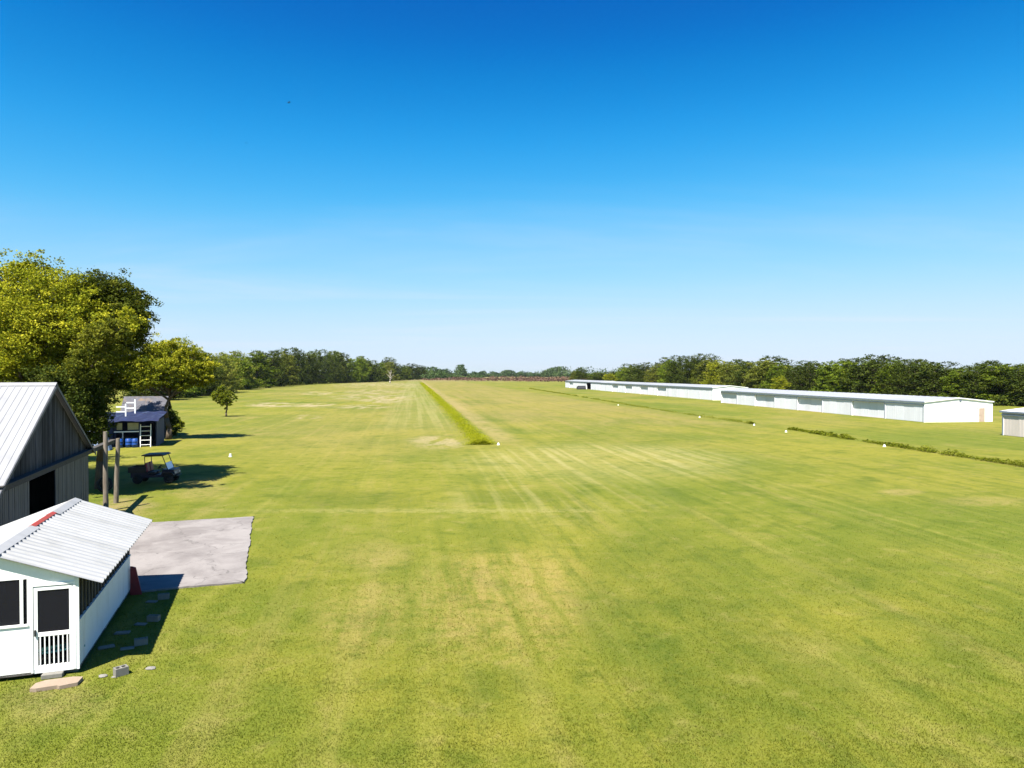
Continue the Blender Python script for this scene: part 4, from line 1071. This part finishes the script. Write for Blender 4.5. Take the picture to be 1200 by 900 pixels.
# small round tree on the lawn
L6 = ground(265, 488.3)
sp6 = [(259, 456, 0, .75, .9, .05), (255, 463, -.2, 1.05, .9, .05), (262, 464, 0, 1.25, .9, .1), (267, 462, .2, .9, .8, .05), (258, 469, 0, 1.1, .7, 0), (265, 471, -.2, 1.1, .75, .0), (275, 467, .2, .6, .8, -.1), (264, 479, 0, .4, .8, -.1)]
near_tree('small_tree', 'small lone leaning tree on the left lawn', L6, 4.6, .16, px_lobes(L6, sp6, 6), 11000, .22, LAWN, 151, None, 0.25)
# shrubs by the shack
def shrub(name, label, px, py, h, w, mat, seed, n=2500, size=.2, grp=None):
    loc = ground(px, py); lob = random_lobes(seed, h, w, 7, .1, .9)
    t = empty(name, (*loc, 0)); tag(t, label, 'shrub', grp)
    link('crown', crown_mesh('crown', seed, lob, n, size, mat), t)
    b = MB(); q = random.Random(seed)
    for i in range(6):
        a = q.random() * 6.3; b.tube((math.cos(a) * .08, math.sin(a) * .08, -.03), (math.cos(a) * w * .25, math.sin(a) * w * .25, h * .6), .035, .012, 5)
    link('stem', b.mesh('stem', M['bark']), t)
shrub('dark_hedge_bush', 'tall dark bush against the right side of the blue shack', 196, 511, 3.6, 2.9, OAK, 61, 9000)
shrub('shrub', 'small yellow-green shrub right of the dark bush on the lawn', 209, 503, 1.5, 1.5, YEL, 62)
shrub('shrub', 'upright mid-green shrub between the dark bush and yellow shrub', 204, 500, 2.4, 1.4, MIDL, 63)

# ---- treelines: a few prototypes shared by many trees
PROTO = []
for i, (mat, h, w, nl) in enumerate(((OAK, 15, 13, 17000), (OAK, 15, 11, 15000), (MIDL, 15, 12, 16000), (OLIVE, 15, 13, 17000), (MIDL, 15, 10, 15000), (YEL, 15, 12, 16000), (OAK, 15, 15, 19000), (OLIVE, 15, 11, 16000))):
    lob = random_lobes(300 + i * 7, h, w, 15, .0, .78) + [(math.cos(a) * w * .3, math.sin(a) * w * .3, h * .16, w * .24, w * .24, h * .15, -.1) for a in (0.3, 1.9, 3.4, 5.0)]
    PROTO.append((trunk_mesh('trunk', 400 + i, h, .32, lob), crown_mesh('crown', 500 + i, lob, nl, .42, mat), w, mat))
KINDN = {0: 'dark green', 1: 'dark green narrow', 2: 'mid green', 3: 'olive green', 4: 'fresh green', 5: 'yellow-green', 6: 'broad dark green', 7: 'pale olive'}
def treeline(specs, phrase, group, seed):
    """specs: (px, depth, top row, width m, proto)"""
    q = random.Random(seed)
    specs = sorted(specs, key=lambda s_: s_[0])
    for i, (px, Y, top, w, k) in enumerate(specs):
        x, _ = at(px, Y); h = zat(top, Y)
        tr, cr, pw, mt = PROTO[k]
        make_tree('woodland_tree', f'{KINDN[k]} tree, {ORD[i]} from the left in {phrase}', 'tree', (x, Y, 0), tr, cr, group, q.random() * 6.28, (w / pw, w / pw * q.uniform(.9, 1.1), h / 15.0))
def interp(tab, v):
    for (a, b), (c, d_) in zip(tab, tab[1:]):
        if a <= v <= c: return b + (d_ - b) * (v - a) / (c - a)
    return tab[-1][1] if v > tab[-1][0] else tab[0][1]
q = random.Random(5)
basL = [(170, 190), (249, 244), (275, 315), (328, 420), (376, 535), (440, 640), (500, 980)]
topL = [(170, 415), (232, 412), (262, 410), (300, 412), (357, 407), (400, 413), (440, 419), (470, 421), (490, 427), (505, 431)]
spL = []; px = 178; i = 0
seqL = [0, 2, 6, 3, 2, 4, 0, 7, 6, 1, 0, 6, 0, 4, 2, 0, 4, 3, 6, 2, 0, 6, 0, 1, 2, 6, 0, 3, 0, 6, 0, 0, 6]
while px < 499 and i < 33:
    Y = interp(basL, px); wid = q.uniform(11, 15) * (1 + Y / 1600)
    spL.append((px, Y + wid * .45, interp(topL, px) + q.uniform(-1, 5), wid, seqL[i])); i += 1
    px += wid / Y * F * .46
px = 185
while px < 480 and len(spL) < 46:
    Y = interp(basL, px) * 1.06 + 14; spL.append((px, Y, interp(topL, px) + q.uniform(-2, 2), q.uniform(14, 18) * (1 + Y / 1600), q.choice([0, 6, 3, 2, 6])))
    px += 30
treeline(spL, 'the treeline along the left field', 'trees of the left treeline', 8)

basR = [(690, 520), (720, 470), (760, 390), (830, 310), (900, 262), (980, 225), (1060, 200), (1130, 178), (1240, 160)]
topR = [(690, 436), (712, 432), (735, 426), (770, 421), (812, 413), (850, 419), (880, 421), (905, 417), (940, 424), (960, 424), (990, 419), (1020, 418), (1042, 414), (1070, 420), (1090, 419), (1112, 428), (1130, 430), (1150, 423), (1172, 421), (1195, 427), (1240, 424)]
spR = []; px = 696; i = 0
seqR = [4, 1, 0, 2, 0, 6, 3, 2, 0, 6, 7, 5, 3, 0, 7, 2, 0, 6, 2, 4, 0, 2, 6, 0, 2, 0, 4, 6, 0, 5, 5, 2, 0, 5, 0]
while px < 1235 and i < 35:
    Y = interp(basR, px); wid = q.uniform(10.5, 14.5) * (1 + Y / 1500)
    spR.append((px, Y, interp(topR, px) + q.uniform(0, 5), wid, seqR[i])); i += 1
    px += wid / Y * F * .42
px = 740
while px < 1230 and len(spR) < 48:
    Y = interp(basR, px) * 1.08 + 10; spR.append((px, Y, interp(topR, px) + q.uniform(-1.5, 2), q.uniform(13, 16) * (1 + Y / 1500), q.choice([0, 6, 0, 2])))
    px += 42
treeline(spR, 'the treeline behind the hangars', 'trees behind the hangars', 9)
# low round yellowish trees in front of that line, and the one past the hangar row's far end
for px, Y, top, w, k, txt in ((914, 228, 440.5, 6.5, 5, 'low round yellow-green tree peeping over the nearest whole hangar roof'), (681, 440, 431, 10, 0, 'lone dark tree rising behind the far end of the hangar row'), (673, 445, 434, 7, 3, 'olive tree touching the lone tree behind the far hangar end'),
                              (714, 400, 437, 9, 5, 'yellow-green tree just behind the far hangar roof')):
    x, _ = at(px, Y); h = zat(top, Y); tr, cr, pw, mt = PROTO[k]
    make_tree('woodland_tree', txt, 'tree', (x, Y, 0), tr, cr, None, px, (w / pw, w / pw, h / 15))
# pale leafless tree at the end of the left wood
x, Y = at(457, 560)[0], 560
lob = random_lobes(77, 12, 9, 9, .3, .9)
bt = empty('bare_tree', (x, Y, 0)); tag(bt, 'pale leafless tree at the far end of the left wood', 'tree'); link('trunk', trunk_mesh('trunk', 78, 12, .5, lob, M['palebark']), bt)

# ---- far masses
def mass(name, label, cat, pts, n, size, mat, hfun, dep, seed, rough_=.11):
    g = np.random.default_rng(seed); t = g.random(n) * (len(pts) - 1); i = np.minimum(t.astype(int), len(pts) - 2); f_ = t - i
    P = np.array(pts, float); xy = P[i] * (1 - f_)[:, None] + P[i + 1] * f_[:, None]
    X = xy[:, 0] + g.normal(0, 3, n); Yy = xy[:, 1] + g.random(n) * dep
    H = np.array([hfun(a) for a in X])
    bump = (.35 + .65 * np.abs(np.sin(X * rough_ + np.sin(X * rough_ * .29) * 3 + Yy * .02))) * (.65 + .35 * np.sin(X * .043 + 1.3 + Yy * .03))
    Z = H * bump * g.random(n) ** .6
    return tag(link(name, fast_mesh(name, leaf_quads(np.stack([X, Yy, Z], 1), size, g), 4, mat, np.clip(.45 + .3 * np.sin(X * .05 + 2) * np.sin(Yy * .03 + X * .013) + g.normal(0, .15, n), 0, 1))), label, cat, kind='stuff')
mass('distant_woodland', 'bluish green wood along the far horizon', 'woodland', [(-900, 1250), (-300, 1150), (-130, 1180), (-60, 1600), (60, 1700), (130, 1300), (400, 1200), (900, 1200)], 52000, 3.0, FARW,
     lambda x: 27 if x < -95 else (17 if x < 70 else 24), 120, 71, .05)
mass('near_scrub', 'green scrub trees past the end of the grass strip', 'scrub', [(-135, 930), (-105, 930), (-70, 1010), (-48, 1050)], 5000, 2.2, FARW, lambda x: 17 - (x + 135) * .11, 50, 73)
mass('brown_scrub', 'reddish brown leafless scrub across the end of the field', 'scrub', [(-105, 800), (0, 700), (60, 640), (110, 640), (190, 700)], 15000, 1.5, SCRUB, lambda x: 5.0 if x > -30 else 3.2, 260, 72, .17)

# weeds along the runway
def weeds(name, label, path, wid, hgt, n, mat, seed, size, gaps=None, tall=0.0):
    g = np.random.default_rng(seed); P = np.array(path, float)
    seg = np.linalg.norm(np.diff(P, axis=0), axis=1); cum = np.concatenate([[0], np.cumsum(seg)]); L = cum[-1]
    # even cover in the picture: more, smaller leaves close by
    y0 = P[0, 1]; s_ = L * (g.random(n) ** 2.4)
    i = np.clip(np.searchsorted(cum, s_) - 1, 0, len(seg) - 1); f_ = (s_ - cum[i]) / seg[i]
    B = P[i] + (P[i + 1] - P[i]) * f_[:, None]; d_ = (P[i + 1] - P[i]) / seg[i][:, None]; nn = np.stack([-d_[:, 1], d_[:, 0]], 1)
    dens = .5 + .5 * np.sin(s_ * .9 + np.sin(s_ * .37) * 3) * np.sin(s_ * .23 + 1)
    if gaps is not None:
        k = g.random(n) < np.clip((dens - .42 + gaps) * 3.0, .03, 1); B, nn, s_, dens = B[k], nn[k], s_[k], dens[k]; n = len(B)
    c = g.normal(0, .42, n).clip(-1.4, 1.4)
    XY = B + nn * (c * wid * .5 * (.75 + .4 * dens))[:, None]
    Z = hgt * np.clip(1 - c ** 2 * .55, .06, 1) * (.3 + .9 * dens) * (.6 + .5 * np.sin(XY[:, 0] * 3.1 + np.sin(XY[:, 1] * 2.3) * 2) ** 2) * g.random(n) ** .8
    sz = size * (.7 + s_ / L * 2.2)
    q4 = leaf_quads(np.stack([XY[:, 0], XY[:, 1], Z + .02], 1), sz, g, .9, .4)
    T = np.clip(.45 + .22 * (dens - .5) + g.normal(0, .2, n), 0, 1)
    return tag(link(name, fast_mesh(name, q4, 4, mat, T)), label, 'weeds', kind='stuff')
hedge = [ground(564, 521.5), ground(528, 482), ground(510, 464), ground(500, 454.5), ground(494, 449)]
weeds('weed_strip', 'bright green strip of tall weeds along the left runway edge', hedge, 3.0, .60, 70000, WEED, 81, .14)
weeds('weed_strip', 'broken row of weeds along the right runway edge, nearer part', [ground(1290, 562), ground(1200, 547), ground(1110, 533), ground(1040, 522), ground(985, 513), ground(926, 503)], 1.3, .50, 16000, WEED2, 82, .12, .34)
weeds('weed_strip', 'thin row of weeds running on along the right runway edge, farther part', [ground(882, 497), ground(840, 491), ground(800, 485), ground(740, 475.5), ground(680, 465), ground(620, 455.5)], 1.3, .45, 14000, WEED2, 83, .14, .30)
# white runway edge markers
mk = MB().lathe([(.16, 0), (.16, .03), (.12, .04), (.07, .21), (.05, .23), (.0, .23)], 14)
mke = mk.mesh('runway_marker', M['white'], False)
for px, py, txt in ((584, 521.5, 'white cone marker at the near end of the bright weed strip'), (921.5, 506.5, 'white cone marker at the far end of the nearer right weed row'), (1037, 523.5, 'white cone marker midway along the nearer right weed row'),
                    (884, 498.5, 'white cone marker at the near end of the farther right weed row'), (820, 489.3, 'white cone marker within the farther right weed row'), (724.5, 475, 'most distant white cone marker on the right runway edge')):
    x, y = ground(px, py); tag(link('runway_marker', mke, None, (x, y, 0)), txt, 'marker', 'white runway edge markers')

# ------------------------------------------------------------------ haze
hz = NT('haze_air'); pv = hz.n('ShaderNodeVolumePrincipled'); pv.inputs['Color'].default_value = (0.80, 0.90, 1.0, 1); pv.inputs['Density'].default_value = 0.000028; pv.inputs['Anisotropy'].default_value = 0.2
hz.t.links.new(pv.outputs[0], hz.out.inputs['Volume'])
USE_HAZE = True
if USE_HAZE:
    h_ = MB(); h_.box(-16000, 16000, -3500, 20500, -1, 40); tag(h_.build('haze', hz.m), 'faint pale haze over the whole field', 'haze', kind='stuff')
